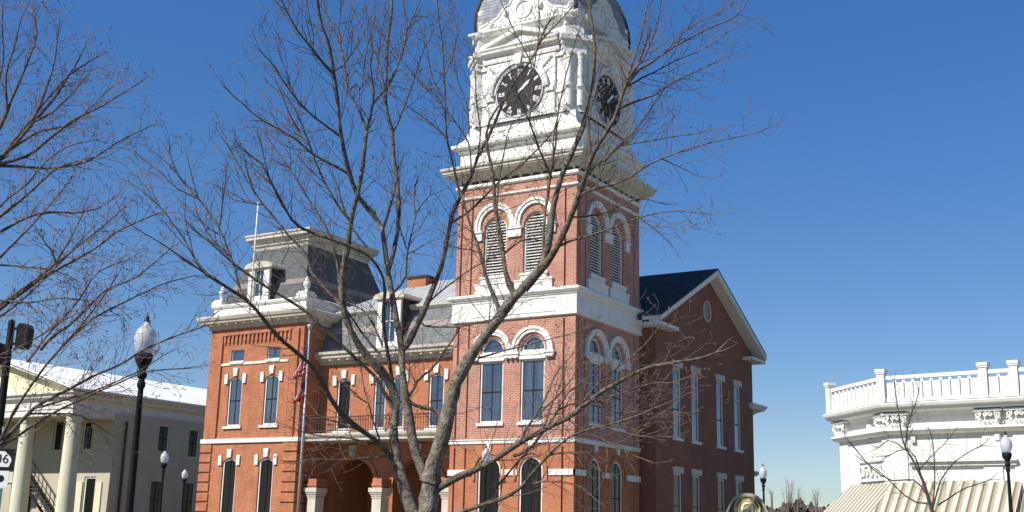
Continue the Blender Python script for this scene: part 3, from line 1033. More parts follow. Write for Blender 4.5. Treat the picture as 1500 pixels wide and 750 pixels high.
# ---- the recessed middle: arcade, balcony, windows, mansard
YM, YA, YR = 1.5, .75, 2.35
FM, FA, FRR = FR(YM), FR(YA), FR(YR)
MX0, MX1 = -17.0, -7.0
MW = ((-15.2, .98), (-12.72, .80), (-11.48, .80), (-9.02, .98))
mw = MB()
mw.wall(FM, rect(MX0, MX1, 6.4, 10.9), [(arched(c, w, 6.95, 9.55, .16), .25, False) for c, w in MW])
mw.build('entrance_wall', 'brick_orange', CH)
for c, w in MW:
    f = make_window(CH, FM, c, w, 6.95, 9.55, .16, rails=(.5,), sill=w + .25, pane='glass_dark' if c < -15 else 'glass')
    label_stones(FM, c, 9.5, .2, w / 2, f)
ar = MB()
AX = (-15.0, -10.6)
ar.wall(FRR, rect(MX0, MX1, 0, 6.42), [(arched(c, 3.2, 0.0001, 3.9, 1.55, 20), .55, False) for c in AX])
ar.wall(FR(YR + .55), rect(MX0, MX1, 0, 6.42), [(arched(c, 3.2, 0.0001, 3.9, 1.55, 20), .0, False) for c in AX])
for c in AX:
    ar.slab(FRR, arch_band(c, 3.9, 1.62, 1.86), -.02, .07)
ar.build('arcade', 'brick_orange', CH)
for c in AX:
    m = MB(); m.slab(FRR, [(c - .17, 5.56), (c + .17, 5.56), (c + .24, 6.2), (c - .24, 6.2)], -.02, .16)
    m.build('keystone', 'stone', CH)
for c in (-16.35, -11.95, -7.55):
    m = MB(); m.box(FA, c - .30, c + .30, -.75, .10, 3.82, 4.30); m.box(FA, c - .34, c + .34, -.76, .14, 3.92, 4.06); m.build('impost_block', 'brick_orange', CH)
    m = MB(); m.box(FA, c - .29, c + .29, -.6, .09, 0, 3.36); m.box(FA, c - .35, c + .35, -.62, .15, 0, .5)
    m.box(FA, c - .32, c + .32, -.61, .12, 3.30, 3.37); m.box(FA, c - .34, c + .34, -.64, .14, 3.40, 3.56); m.box(FA, c - .44, c + .44, -.68, .24, 3.60, 3.82)
    m.box(FA, c - .39, c + .39, -.66, .19, 3.5, 3.62)
    m.build('pier', 'stone', CH)
m = MB(); m.wall(FR(6.2), rect(MX0, MX1, 0, 6.4), []); m.build('porch_wall', 'brick_orange', CH)
m = MB(); m.box(W0, MX0 + .01, MX1 - .01, YR + .551, 6.2, 6.25, 6.38); m.box(W0, MX0 + .01, MX1 - .01, YA - .3, YR - .01, 6.3, 6.39); m.build('porch_ceiling', 'cornice_paint', CH)
for c in (-17.2 + 1.3, -10.2):
    m = MB(); m.box(FR(6.2), c - .62, c + .62, 0, .08, 0, 4.6); d_ = m.build('door', 'cornice_paint', CH)
    m = MB(); m.box(FR(6.2), c - .28, c + .28, .08, .1, 3.6, 4.35); m.box(FR(6.2), c - .4, c + .4, .08, .1, 1.7, 3.2); m.build('pane', 'glass_dark', d_)
m = MB(); m.run(FA, [(-1.7, 6.40), (.2, 6.40), (.2, 6.46), (.32, 6.52), (.36, 6.6), (.36, 6.68), (-1.7, 6.70)], MX0 + .01, MX1 - .01); m.build('balcony', 'cornice_paint', CH)
m = MB()
m.box(FA, MX0 + .02, MX1 - .02, .18, .22, 7.52, 7.58); m.box(FA, MX0 + .02, MX1 - .02, .18, .22, 6.80, 6.84); m.box(FA, MX0 + .02, MX1 - .02, .185, .215, 7.36, 7.39)
u = MX0 + .1
while u < MX1 - .05:
    m.box(FA, u - .012, u + .012, .19, .215, 6.84, 7.52)
    m.lathe(FA(u, .2, 7.12), [(.012, -.05), (.035, 0), (.012, .05)], 6)
    u += .17
m.build('railing', 'iron', CH)
m = MB(); m.run(FM, [(-.1, 10.55), (.08, 10.55), (.1, 10.72), (.2, 10.8), (.5, 10.86), (.52, 10.98), (.62, 11.06), (.64, 11.2), (.3, 11.26), (-.1, 11.28)], MX0 + .01, MX1 - .01); m.build('eaves_cornice', 'cornice_paint', CH)
u = MX0 + .4
while u < MX1:
    BX(FM, u - .07, u + .07, .06, .42, 10.74, 10.85).build('modillion', 'white_trim', CH); u += .62
m = MB(); m.quad((MX0, YM - .1, 11.26), (MX1, YM - .1, 11.26), (MX1, YM + .85, 13.45), (MX0, YM + .85, 13.45)); m.build('mansard_roof', 'slate_mid', CH)
m = MB(); m.run(FM, [(-1.4, 13.42), (-.80, 13.42), (-.76, 13.5), (-.66, 13.56), (-.62, 13.68), (-.9, 13.74), (-1.4, 13.8)], MX0 + .01, MX1 - .01); m.build('mansard_curb', 'white_trim', CH)
dormer(CH, -12.25, YM - .05, 1.5, 11.3, 13.95, 1.6, gw=.75)
m = MB()
hb = [(-17, 2.4, 13.75), (-7, 2.4, 13.75), (-7, 9.5, 13.75), (-17, 9.5, 13.75)]
r0, r1 = (-13.6, 6, 15.85), (-7.6, 6, 15.85)
m.quad(hb[0], hb[1], r1, r0); m.quad(hb[1], hb[2], r1); m.quad(hb[2], hb[3], r0, r1); m.quad(hb[3], hb[0], r0)
m.build('hip_roof', 'metal_roof', CH)
m = MB(); m.box(W0, -14.05, -12.75, 5.3, 6.3, 14.6, 16.0); ch = m.build('chimney', 'brick_orange', CH)
m = MB(); m.box(W0, -14.15, -12.65, 5.2, 6.4, 16.0, 16.12); m.build('cap', 'slate_dark', ch)

# ---- the gabled block behind the tower
XG, GY0, GY1 = .83, 7.2, 21.5
SG = SD(XG)
GR = 14.35
GC = (9.93, 12.42, 16.06, 18.85)
gb = MB()
holes = []
for c in GC:
    holes += [(rect(c - .52, c + .52, 6.85, 10.62), .28, False), (rect(c - .52, c + .52, 1.6, 5.0), .28, False)]
holes.append((disc(14.3, 14.45, .52, 24, .56), .2, False))
gb.wall(SG, [(GY0, 0), (GY1, 0), (GY1, 12.95), (GR, 16.5), (GY0, 12.95)], holes)
gb.wall(FR(GY0), rect(-.4, XG, 0, 12.95), [])
gb.wall(Frame((0, GY1, 0), (1, 0, 0), (0, 1, 0)), rect(-16, XG, 0, 12.95), [])
gb.wall(LS(-16), [(GY0, 0), (GY1, 0), (GY1, 12.95), (GR, 16.5), (GY0, 12.95)], [])
gb.wall(FR(GY0), rect(-16, -7, 6, 12.95), [])
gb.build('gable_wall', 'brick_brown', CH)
for c in GC:
    f = make_window(CH, SG, c, 1.04, 6.85, 10.62, 0, rails=(.40,), t=.10, sill=1.3, mull=False, d=-.05)
    m = MB(); m.box(SG, c - .42, c + .42, -.2, -.045, 9.72, 9.86); m.build('transom_bar', 'stone', f); m = MB(); m.box(SG, c - .68, c + .68, -.1, .07, 10.625, 10.98); m.build('lintel', 'stone', f)
    f = make_window(CH, SG, c, 1.04, 1.6, 5.0, 0, rails=(.5,), t=.10, sill=1.3, mull=False, pane='glass_dark', d=-.05)
    m = MB(); m.box(SG, c - .68, c + .68, -.1, .07, 5.005, 5.33); m.build('lintel', 'stone', f)
m = MB(); m.slab(SG, disc(14.3, 14.45, .58, 24, .62), -.05, .05, [disc(14.3, 14.45, .50, 24, .54)]); v = m.build('round_vent', 'cornice_paint', CH)
m = MB()
for k in range(9):
    z = 14.02 + k * .105
    h = .46 * math.sqrt(max(.02, 1 - ((z - 14.45) / .52) ** 2))
    m.box(SG, 14.3 - h, 14.3 + h, -.1, -.03, z - .02, z + .025)
m.build('louvers', 'cornice_paint', v)
m = MB(); m.fill(SG, [disc(14.3, 14.45, .51, 24, .55)], -.15); m.build('void', 'louver_void', v)
sl = (16.5 - 12.95) / (GR - GY0)
ov = .75
rf, tr_ = MB(), MB()
for s, ye in ((-1, GY0), (1, GY1)):
    yo = ye + s * ov
    zo = 12.95 - sl * ov
    rf.slab(SG, [(yo, zo + .30), (GR, 16.5 + .34), (GR, 16.5 + .44), (yo, zo + .40)], -16.9, .72)
    tr_.slab(SG, [(yo + s * .0, zo), (GR, 16.5 - .02), (GR, 16.5 + .338), (yo, zo + .298)], -.4, .66 if s < 0 else .658)
    tr_.slab(SG, [(yo + s * .02, zo + .08), (GR, 16.5 + .10), (GR, 16.5 + .335), (yo + s * .02, zo + .296)], .661, .71)
    # returns and eaves box
    tr_.box(SG, min(yo, ye - s * 1.6), max(yo, ye - s * 1.6), .0, .64, zo - .18, zo + .0)
    tr_.box(SG, min(yo, ye), max(yo, ye), -16.5, .0, zo - .18, zo + .1)
rf.build('gable_roof', 'slate_dark', CH)
tr_.build('bargeboard', 'white_trim', CH)
# the low wing behind, with its cornice
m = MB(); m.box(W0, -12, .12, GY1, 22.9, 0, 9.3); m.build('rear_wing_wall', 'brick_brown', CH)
m = MB(); m.sweep([(-.1, 9.3), (.1, 9.3), (.15, 9.4), (.55, 9.55), (.7, 9.75), (.72, 9.85), (0, 9.95)], -12, .42, GY1, 22.6); m.sweep([(-.1, 5.5), (.1, 5.5), (.3, 5.7), (.32, 5.78), (-.1, 5.8)], -12, .42, GY1 + .02, 22.6, cap=False); m.build('rear_wing_cornice', 'white_trim', CH)

# ================================================================ CREAM BUILDING ACROSS THE STREET (left)
CB = thing('portico_building', 'cream two storey building with tall columns and white pitched roof at far left', 'building')
XS, YF, YW = -37.5, 1.35, 5.0
SS = SD(XS)
FW = FR(YW)
sw = ((9.2, 1.0, 6.6, 8.5), (12.0, 1.0, 6.4, 8.46), (15.2, 1.0, 6.5, 8.5), (18.2, 1.0, 6.5, 8.5))
sl_ = ((8.95, 1.1, 2.0, 4.72), (11.95, 1.1, 2.0, 4.74), (15.2, 1.1, 2.0, 4.7), (18.2, 1.1, 2.0, 4.7))
fw_ = ((-40.35, .95, 6.5, 8.5), (-43.4, .95, 6.5, 8.6), (-46.3, .95, 6.5, 8.6))
m = MB()
m.wall(SS, rect(YW, 40, 0, 8.9), [(rect(c - w / 2, c + w / 2, a, b), .25, False) for c, w, a, b in sw + sl_])
m.wall(FW, rect(-52.5, XS, 0, 8.9), [(rect(c - w / 2, c + w / 2, a, b), .25, False) for c, w, a, b in fw_] + [(rect(-40.15, -39.0, .2, 4.75), .25, False), (rect(-47.4, -45.4, .2, 4.3), .25, False)])
m.wall(Frame((0, 40, 0), (1, 0, 0), (0, 1, 0)), rect(-52.5, XS, 0, 10), [])
m.build('wall', 'cream', CB)
for c, w, a, b in sw:
    make_window(CB, SS, c, w, a, b, 0, rails=(.5,), t=.09, pane='glass_dark', d=-.08)
for c, w, a, b in sl_:
    make_window(CB, SS, c, w, a, b, 0, rails=(.5,), t=.09, pane='glass_dark', d=-.08)
for c, w, a, b in fw_:
    make_window(CB, FW, c, w, a, b, 0, rails=(.5,), t=.09, pane='glass_dark', d=-.08)
d1 = make_window(CB, FW, -39.57, 1.15, .2, 4.75, 0, rails=(.3, .55, .84), t=.12, pane='glass_dark', d=-.08, name='door')
m = MB()
for u in (-40.62, -38.5):
    m.box(FW, u - .3 + (.1 if u < -40 else -.1), u + .3 + (.1 if u < -40 else -.1), .01, .09, .3, 4.4)
m.build('shutter', 'cream_column', d1)
make_window(CB, FW, -46.4, 2.0, .2, 4.3, 0, rails=(.3, .62, .8), t=.14, pane='glass_dark', d=-.08, name='shop_door')
for x in (-38.35, -43.0, -47.65, -52.3):
    m = MB(); m.lathe((x, 2.25, 0), [(.74, 0), (.74, .25), (.62, .4), (.58, .6), (.57, 3.0), (.47, 8.0), (.46, 8.1), (.52, 8.15), (.52, 8.2), (.48, 8.26), (.62, 8.42), (.62, 8.5)], 24)
    m.build('column', 'cream_column', CB, smooth=True)
m = MB()
m.sweep([(-1.4, 8.5), (-.2, 8.5), (-.2, 8.9), (-.14, 8.92), (-.14, 9.45), (-.02, 9.55), (.12, 9.66), (.16, 9.8), (.3, 9.9), (.3, 10.02), (-.5, 10.06)], -52.5, XS, YF, 40, cap=False)
m.box(W0, -52.3, XS - .25, YF + .3, YW, 8.6, 8.7)
m.build('entablature', 'white_trim', CB)
m = MB(); m.slab(FR(YF + .3), [(-52.3, 10.0), (XS - .2, 10.0), (-45.0, 12.15)], -.3, 0); m.build('tympanum', 'tympanum', CB)
m = MB()
for s in (-1, 1):
    xe = -45.0 + s * 7.95
    P0 = [(xe, 10.03), (-45.0, 12.42), (-45.0, 12.56), (xe, 10.17)]
    m.slab(FR(YF), P0, -38.9, .42)
m.build('roof', 'white_roof', CB)
m = MB()
for s in (-1, 1):
    xe = -45.0 + s * 7.8
    m.slab(FR(YF), [(xe, 9.98), (-45.0, 12.2), (-45.0, 12.40), (xe, 10.02)], -.5, .3 if s < 0 else .298)
m.build('raking_cornice', 'white_trim', CB)
m = MB(); m.tube([SS(5.75, .12, 8.4), SS(5.75, .12, .1)], [.085, .085], 8); m.build('downpipe', 'iron', CB)
# iron fire stair under the portico
m = MB()
for k in range(13):
    x = -42.4 - k * .28; z = 2.2 + k * .24
    m.box(FR(4.2), x - .17, x + .17, -.5, .45, z, z + .05)
m.build('stair_tread', 'grey_metal', CB)
m = MB()
for d in (-.5, .45):
    m.tube([FR(4.2)(-42.2, d, 2.1), FR(4.2)(-46.0, d, 5.3)], [.09, .09], 6)
    m.tube([FR(4.2)(-42.2, d, 3.1), FR(4.2)(-46.0, d, 6.3), FR(4.2)(-47.6, d, 6.3)], [.035, .035, .035], 6)
    for k in range(9):
        x = -42.2 - k * .47; z = 2.1 + k * .396
        m.tube([FR(4.2)(x, d, z), FR(4.2)(x, d, z + 1)], [.02, .02], 5)
m.box(FR(4.2), -47.8, -45.9, -.55, .5, 5.15, 5.3)
for x in (-45.95, -47.7):
    m.box(FR(4.2), x - .06, x + .06, .38, .5, 0, 5.15)
m.build('iron_stair', 'black_metal', CB)
m = MB(); m.box(FR(4.0), -46.5, -45.5, .5, .56, 4.2, 5.1); sg = m.build('notice_board', 'black_metal', CB)
m = MB(); m.box(FR(4.0), -46.4, -45.6, .562, .58, 4.28, 5.02); m.build('notice', 'stone', sg)

# ================================================================ WHITE BUILDING (right)
WB = thing('white_building', 'white painted corner shop building with balustraded parapet and striped awnings', 'building')
A7 = R(-7)
C1 = Vector((15.1, -3.76, 0))
C0 = Vector((12.09, -.57, 0))
du = Vector((math.cos(A7), math.sin(A7), 0))
FMN = Frame(C1, du, (du.y, -du.x, 0))
dc = (C1 - C0).normalized()
FCT = Frame(C0, dc, (dc.y, -dc.x, 0))
LC = (C1 - C0).length
# left flank of the building, running back
du3 = Vector((math.sin(-A7), math.cos(A7), 0))
FLK = Frame(C0, du3, (-du3.y, du3.x, 0))
EXT = 16.0
WD = -.45                                          # wall plane lies behind the parapet line
t1_ = math.tan((math.atan2(dc.y, dc.x) - A7) / -2) if False else None


def poly_off(o):
    """the corner line of the building, moved out by o"""
    na, nb, nc = FLK.N, FCT.N, FMN.N

    def mitre(p, n1, n2):
        b = (n1 + n2).normalized()
        return p + b * (o / max(.3, b.dot(n1)))
    return [C0 + FLK.U * 14 + na * o, mitre(C0, na, nb), mitre(C1, nb, nc), C1 + du * EXT + nc * o]


def course(mb, prof):
    rings = []
    for o, z in prof:
        i = len(mb.v)
        mb.v.extend(p + Vector((0, 0, z)) for p in poly_off(o))
        rings.append(i)
    for a, b in zip(rings, rings[1:]):
        for k in range(3):
            mb.f.append((a + k, a + k + 1, b + k + 1, b + k))


m = MB(); course(m, [(WD, 0), (WD, 6.5)])
bk = [C0 + FLK.U * 14 + FLK.N * WD, C1 + du * EXT + FMN.N * WD, C1 + du * EXT + du3 * 16]
m.quad(*[p + Vector((0, 0, 6.75)) for p in (poly_off(.1) + [bk[2]])])
for a, b in ((poly_off(WD)[3], bk[2]), (bk[2], poly_off(WD)[0])):
    m.quad(a, b, b + Vector((0, 0, 6.5)), a + Vector((0, 0, 6.5)))
m.build('wall', 'white', WB)
m = MB(); course(m, [(WD, 6.3), (-.38, 6.3), (-.34, 6.4), (-.0, 6.44), (.06, 6.54), (.14, 6.58), (.18, 6.68), (.14, 6.72), (-.2, 6.74), (-.3, 6.76)]); m.build('cornice', 'white', WB)
m = MB(); course(m, [(WD - .01, 5.58), (-.36, 5.58), (-.20, 5.62), (-.10, 5.72), (-.10, 5.8), (-.36, 5.82), (WD - .01, 5.84)]); m.build('architrave', 'white', WB)
BX(FMN, .85, 4.6, WD - .02, -.30, 4.42, 4.56).box(FMN, .80, 4.65, WD - .02, -.18, 4.56, 4.62).build('moulding', 'white', WB)
BX(FMN, 5.6, 13.0, WD - .02, -.36, 4.42, 4.56).build('moulding', 'white', WB)
BX(FCT, 1.75, 3.75, WD - .02, -.34, 4.66, 4.74).build('moulding', 'white', WB)
BX(FCT, 1.75, 3.75, WD - .02, -.34, 3.94, 4.0).build('moulding', 'white', WB)
for u in (2.72, ):
    BX(FCT, u - .14, u + .14, WD - .02, -.32, 5.58, 6.1).build('moulding', 'white', WB)
for u in (1.0, 4.0):
    BX(FMN, u - .08, u + .08, WD - .02, -.33, 5.28, 5.58).build('moulding', 'white', WB)
m = MB()                                           # scrollwork panel
for k in range(7):
    u = 1.95 + k * .27
    m.tube([FCT(u + .12 * math.cos(q * .7), -.36, 4.33 + .2 * math.sin(q * .7 + k)) for q in range(9)], [.04] * 9, 6)
m.box(FCT, 1.75, 3.75, WD - .02, WD + .03, 4.0, 4.66)
m.build('scroll_panel', 'white', WB)
for fr, u, w in ((FCT, .55, 1.0), (FCT, LC - .5, .85), (FMN, .42, .95), (FMN, 3.78, .95), (FMN, 4.85, .95), (FMN, 8.4, .95), (FMN, 9.5, .95)):
    m = MB()                                       # pilaster capitals with curled leaves
    m.box(fr, u - w * .36, u + w * .36, WD - .02, -.30, 5.62, 6.30)
    m.box(fr, u - w * .40, u + w * .40, WD - .02, -.24, 5.64, 5.72)
    m.box(fr, u - w * .52, u + w * .52, WD - .02, -.12, 6.30, 6.38)
    for s in (-1, 1):
        for off, rr_ in ((.36, .125), (.10, .085)):  # volutes
            m.tube([fr(u + s * (w * off + rr_ * (1 - q / 15) * math.cos(q * .75 + 1.6)), -.16 - .004 * q, 6.19 + rr_ * (1 - q / 15) * math.sin(q * .75 + 1.6)) for q in range(13)], [.032] * 13, 6)
        m.tube([fr(u + s * w * .22, -.26, 5.78), fr(u + s * w * .30, -.20, 5.98), fr(u + s * w * .42, -.15, 6.08), fr(u + s * w * .46, -.15, 6.02)], [.05, .055, .045, .02], 6)
    for k in range(5):
        uu = u + (k - 2) * w * .16
        m.tube([fr(uu, -.30, 5.74), fr(uu, -.24, 5.86), fr(uu + .0, -.17, 5.96), fr(uu, -.16, 5.92)], [.05, .06, .05, .02], 6)
    m.build('capital', 'white', WB)
    m = MB(); m.box(fr, u - w * .34, u + w * .34, WD - .02, -.38, 0, 5.60); m.build('pilaster', 'white', WB)
# balustrade: posts, rails and flat boards


def bal(fr, u0, u1):
    BX(fr, u0, u1, -.2, -.08, 7.62, 7.76).build('balustrade_rail', 'white', WB)
    BX(fr, u0, u1, -.2, -.08, 6.70, 6.90).build('balustrade_rail', 'white', WB)
    n = max(1, round((u1 - u0) / .335))
    p = (u1 - u0) / n
    for k in range(n):
        a = u0 + k * p
        bd = BX(fr, a + .022, a + p - .022, -.17, -.10, 6.9, 7.50)
        bd.box(fr, a + p - .07, a + p + .04 if k < n - 1 else a + p, -.18, -.11, 7.502, 7.62)
        bd.build('baluster', 'white', WB)
    BX(fr, u0, u1, -.19, -.172, 6.9, 7.46).build('backboard', 'white', WB)


def post(fr, u):
    pp = BX(fr, u - .14, u + .14, -.28, .0, 6.74, 7.90)
    pp.box(fr, u - .19, u + .19, -.33, .05, 7.90, 8.02)
    pp.box(fr, u - .17, u + .17, -.31, .03, 7.84, 7.90)
    pp.build('balustrade_post', 'white', WB)


bal(FCT, .22, LC - .1); bal(FMN, .18, 3.6); bal(FMN, 3.9, 4.65); bal(FMN, 4.95, 8.2); bal(FMN, 8.5, 9.2); bal(FMN, 9.5, 15.8)
for u in (0.05,):
    post(FCT, u)
for u in (0.0, 3.75, 4.8, 8.35, 9.35):
    post(FMN, u)
BX(FLK, .3, 13.5, -.2, -.08, 6.7, 7.76).build('parapet', 'white', WB)


def awning(name, label, fr, u0, u1, ztop, drop, out, f0=0.0, f1=0.0, cloth='awning_cloth'):
    me_b = MB()
    n = 24
    uvs = []
    t_ = thing(name, label, 'awning', fr(u0, WD + .02, ztop), 'awnings on the white building')
    for side in (0, 1):
        off = -.015 * side
        me_b.quad(fr(u0, WD + .03 + off, ztop + off), fr(u1, WD + .03 + off, ztop + off), fr(u1 + f1, WD + out + off, ztop - drop + off), fr(u0 - f0, WD + out + off, ztop - drop + off))
        uvs += [(u0, 0), (u1, 0), (u1 + f1, 1), (u0 - f0, 1)]
    me_b.quad(fr(u0 - f0, WD + out, ztop - drop), fr(u1 + f1, WD + out, ztop - drop), fr(u1 + f1, WD + out, ztop - drop - .3), fr(u0 - f0, WD + out, ztop - drop - .3))
    uvs += [(u0 - f0, 1), (u1 + f1, 1), (u1 + f1, 2), (u0 - f0, 2)]
    for uu, uf in ((u0, u0 - f0), (u1, u1 + f1)):
        me_b.quad(fr(uu, WD + .03, ztop), fr(uf, WD + out, ztop - drop), fr(uu, WD + .03, ztop - drop))
        uvs += [(0, 0), (out, 1), (0, 1)]
    o = me_b.build('canopy', cloth, t_, normals=False)
    lay = o.data.uv_layers.new(name='UVMap')
    for k, l in enumerate(o.data.loops):
        lay.data[k].uv = uvs[l.vertex_index]
    fm = MB()
    for uu in (u0 + .05, u1 - .05):
        fm.tube([fr(uu, WD + .02, ztop - drop - .02), fr(uu, WD + out - .03, ztop - drop - .02)], [.02, .02], 6)
    fm.tube([fr(u0, WD + out - .03, ztop - drop - .02), fr(u1, WD + out - .03, ztop - drop - .02)], [.02, .02], 6)
    fm.build('awning_frame', 'grey_metal', t_)


awning('awning', 'striped awning with closely set stripes on the canted corner of white building', FCT, .9, LC - .16, 3.86, 1.5, 1.5, .5, .54, 'awning_cloth_fine')
awning('awning', 'long striped awning running under the wide front moulding of white building', FMN, .165, 4.72, 3.88, 1.52, 1.5, .54, 0)
awning('awning', 'slightly lower striped awning cut by the right edge behind lamp post', FMN, 4.84, 9.2, 3.80, 1.5, 1.5)

# ================================================================ STREET LAMPS
lp = at(199.5, 640, 16.5); lp.z = 0
LG = 'acorn street lamps'
L = thing('street_lamp', 'large black street lamp in left foreground with white acorn globe', 'street lamp', lp, LG)
m = MB()
m.lathe(lp, [(.18, 0), (.18, .12), (.15, .18), (.13, .5), (.09, .62), (.068, .8), (.060, .95), (.050, 2.4), (.036, 3.42), (.055, 3.46), (.055, 3.50), (.040, 3.54), (.040, 3.60)], 16)
m.build('pole', 'black_metal', L, smooth=True)
m = MB(); m.lathe(lp, [(.045, 3.56), (.065, 3.60), (.065, 3.63), (.045, 3.66), (.055, 3.70), (.095, 3.76), (.115, 3.82), (.120, 3.87), (.112, 3.89), (.09, 3.90)], 20); m.build('fitter', 'black_metal', L, smooth=True)
m = MB(); m.lathe(lp, [(.09, 3.885), (.112, 3.93), (.140, 4.02), (.149, 4.10), (.138, 4.17), (.115, 4.22), (.072, 4.265), (.048, 4.29), (.045, 4.33)], 24); gl = m.build('globe', 'lamp_glass', L, smooth=True)
m = MB(); m.lathe(lp, [(.045, 4.325), (.05, 4.34), (.02, 4.36), (.028, 4.385), (.012, 4.41), (.004, 4.45)], 10); m.build('finial', 'black_metal', L, smooth=True)
for px, py, D, lab in ((1476, 680, 31.9, 'street lamp standing before the white building beside striped awnings'),
                       (1118, 700, 45.6, 'street lamp just right of the gabled brick wall above distant trees'),
                       (238.5, 700, 45.7, 'street lamp before the cream building, just right of the large black lamp'),
                       (268.5, 720, 60, 'farthest small street lamp beside left edge of brick pavilion'),
                       (711.5, 690, 38.4, 'street lamp before the clock tower ground floor windows behind tree branch')):
    p = at(px, py, D); p.z = 0
    dup(L, p, lab)

# ================================================================ FLAGPOLES AND FLAGS
fp = at(446, 600, 45); fp.z = 0
P = thing('flagpole', 'tall silver flagpole in front of the brick pavilion', 'flagpole', fp)
m = MB(); m.tube([fp, fp + Vector((0, 0, 9.05))], [.06, .035], 12); m.build('pole', 'grey_metal', P, smooth=True)
m = MB(); m.lathe(fp + Vector((0, 0, 9.05)), [(.045, 0), (.05, .03), (.10, .1), (.09, .18), (.02, .22)], 12); m.build('ball', 'grey_metal', P, smooth=True)
m = MB(); m.lathe(fp, [(.25, 0), (.25, .1), (.12, .25), (.08, .3)], 12); m.build('base', 'grey_metal', P)


def flag_mat(name, kind):
    mm = bpy.data.materials.new(name)
    mm.use_nodes = True
    nt = mm.node_tree
    b = nt.nodes['Principled BSDF']
    b.inputs['Roughness'].default_value = .85
    uv = nt.nodes.new('ShaderNodeUVMap')
    s = nt.nodes.new('ShaderNodeSeparateXYZ')
    nt.links.new(uv.outputs[0], s.inputs[0])

    def op(o, a, c):
        n = nt.nodes.new('ShaderNodeMath'); n.operation = o
        for k, x in enumerate((a, c)):
            if isinstance(x, (int, float)):
                n.inputs[k].default_value = x
            else:
                nt.links.new(x, n.inputs[k])
        return n.outputs[0]

    def mix(f, a, c):
        n = nt.nodes.new('ShaderNodeMix'); n.data_type = 'RGBA'
        nt.links.new(f, n.inputs['Factor'])
        for k, x in (('A', a), ('B', c)):
            if isinstance(x, tuple):
                n.inputs[k].default_value = (*x, 1)
            else:
                nt.links.new(x, n.inputs[k])
        return n.outputs['Result']
    red, white, blue = (.60, .03, .04), (.82, .80, .78), (.035, .06, .24)
    if kind == 'stars':
        f = op('LESS_THAN', op('FRACT', op('MULTIPLY', s.outputs['Y'], 6.5), 0.0), .5)
        base = mix(f, white, red)
        can = op('MULTIPLY', op('LESS_THAN', s.outputs['X'], .4), op('GREATER_THAN', s.outputs['Y'], .46))
        du_ = op('SUBTRACT', op('FRACT', op('MULTIPLY', s.outputs['X'], 15.0), 0.0), .5)
        dv_ = op('SUBTRACT', op('FRACT', op('MULTIPLY', s.outputs['Y'], 9.2), 0.0), .5)
        dot = op('LESS_THAN', op('ADD', op('MULTIPLY', du_, du_), op('MULTIPLY', dv_, dv_)), .06)
        out = mix(can, base, mix(dot, blue, white))
    else:
        mid = op('LESS_THAN', op('ABSOLUTE', op('SUBTRACT', s.outputs['Y'], .5), 0.0), .165)
        base = mix(mid, red, white)
        can = op('MULTIPLY', op('LESS_THAN', s.outputs['X'], .36), op('GREATER_THAN', s.outputs['Y'], .36))
        out = mix(can, base, blue)
    nt.links.new(out, b.inputs['Base Color'])
    MATS[name] = mm


flag_mat('stars_and_stripes', 'stars')
flag_mat('state_flag', 'state')


def limp_flag(name, label, mtl, ztop, hoist, fly, spread, seed):
    rr = random.Random(seed)
    side = -_r0                                     # hangs on the side towards the left
    back = Vector((_fw.x, _fw.y, 0)).normalized()
    nu, nv = 28, 18
    mb = MB(); uvs = []
    for a in range(nu + 1):
        u = a / nu
        fold = math.sin(u * 16 + .6)
        for b_ in range(nv + 1):
            v = b_ / nv
            x = .05 + spread * u * (.30 + .70 * (1 - v)) + .04 * fold * u
            y = .11 * math.cos(u * 16 + .6 + v) * (1 - .35 * v)
            z = ztop - hoist * (1 - v) - fly * u * u * (.16 + .42 * v) - .05 * u * math.sin(5 * u)
            p = fp + side * x + back * y; p.z = z
            mb.v.append(p); uvs.append((u, v))
    for a in range(nu):
        for b_ in range(nv):
            i = a * (nv + 1) + b_
            mb.f.append((i, i + 1, i + nv + 2, i + nv + 1))
    o = mb.build(name, mtl, None, smooth=True, normals=False)
    lay = o.data.uv_layers.new(name='UVMap')
    for k, l in enumerate(o.data.loops):
        lay.data[k].uv = uvs[l.vertex_index]
    tag(o, label, 'flag')


limp_flag('flag', 'red and white striped flag with starry blue canton hanging limp on silver pole', 'stars_and_stripes', 8.5, 1.2, 1.7, .54, 1)
limp_flag('flag', 'lower limp flag in red, white and blue under the striped flag', 'state_flag', 7.2, .85, 1.2, .44, 2)
rp = Vector((-20.8, -.42, 13.5))
P2 = thing('roof_flagpole', 'thin white flagpole standing bare on the pavilion cornice before its dormer', 'flagpole', rp)
m = MB(); m.tube([rp, rp + Vector((0, 0, 6.4))], [.06, .035], 8); m.build('pole', 'white', P2, smooth=True)
m = MB(); m.lathe(rp + Vector((0, 0, 6.4)), [(.03, 0), (.07, .05), (.06, .12), (.01, .15)], 8); m.build('ball', 'white', P2)

# ================================================================ SIGNAL POST, ROUTE SIGN, MARKER
sp = at(2, 597, 38); sp.z = 0
SP = thing('signal_post', 'black traffic signal post at the far left edge of the street', 'signal post', sp)
m = MB(); m.lathe(sp, [(.3, 0), (.3, .3), (.16, .4), (.12, 3), (.10, 7.5), (.09, 7.55), (.02, 7.58)], 12); m.build('pole', 'black_metal', SP, smooth=True)
rt0 = Vector((_r0.x, _r0.y, 0)); bk0 = Vector((_fw.x, _fw.y, 0)).normalized()
fs = Frame(sp + rt0 * .36, rt0, -bk0)
m = MB()
m.slab(fs, [(-.10, 6.70), (.16, 6.70), (.24, 6.84), (.26, 7.28), (.20, 7.42), (-.02, 7.44), (-.10, 7.36)], -.22, .22)
m.box(fs, -.32, -.09, -.05, .05, 6.8, 6.88); m.box(fs, -.32, -.09, -.05, .05, 7.26, 7.34)
m.build('signal_head', 'black_metal', SP, bevel=.02)
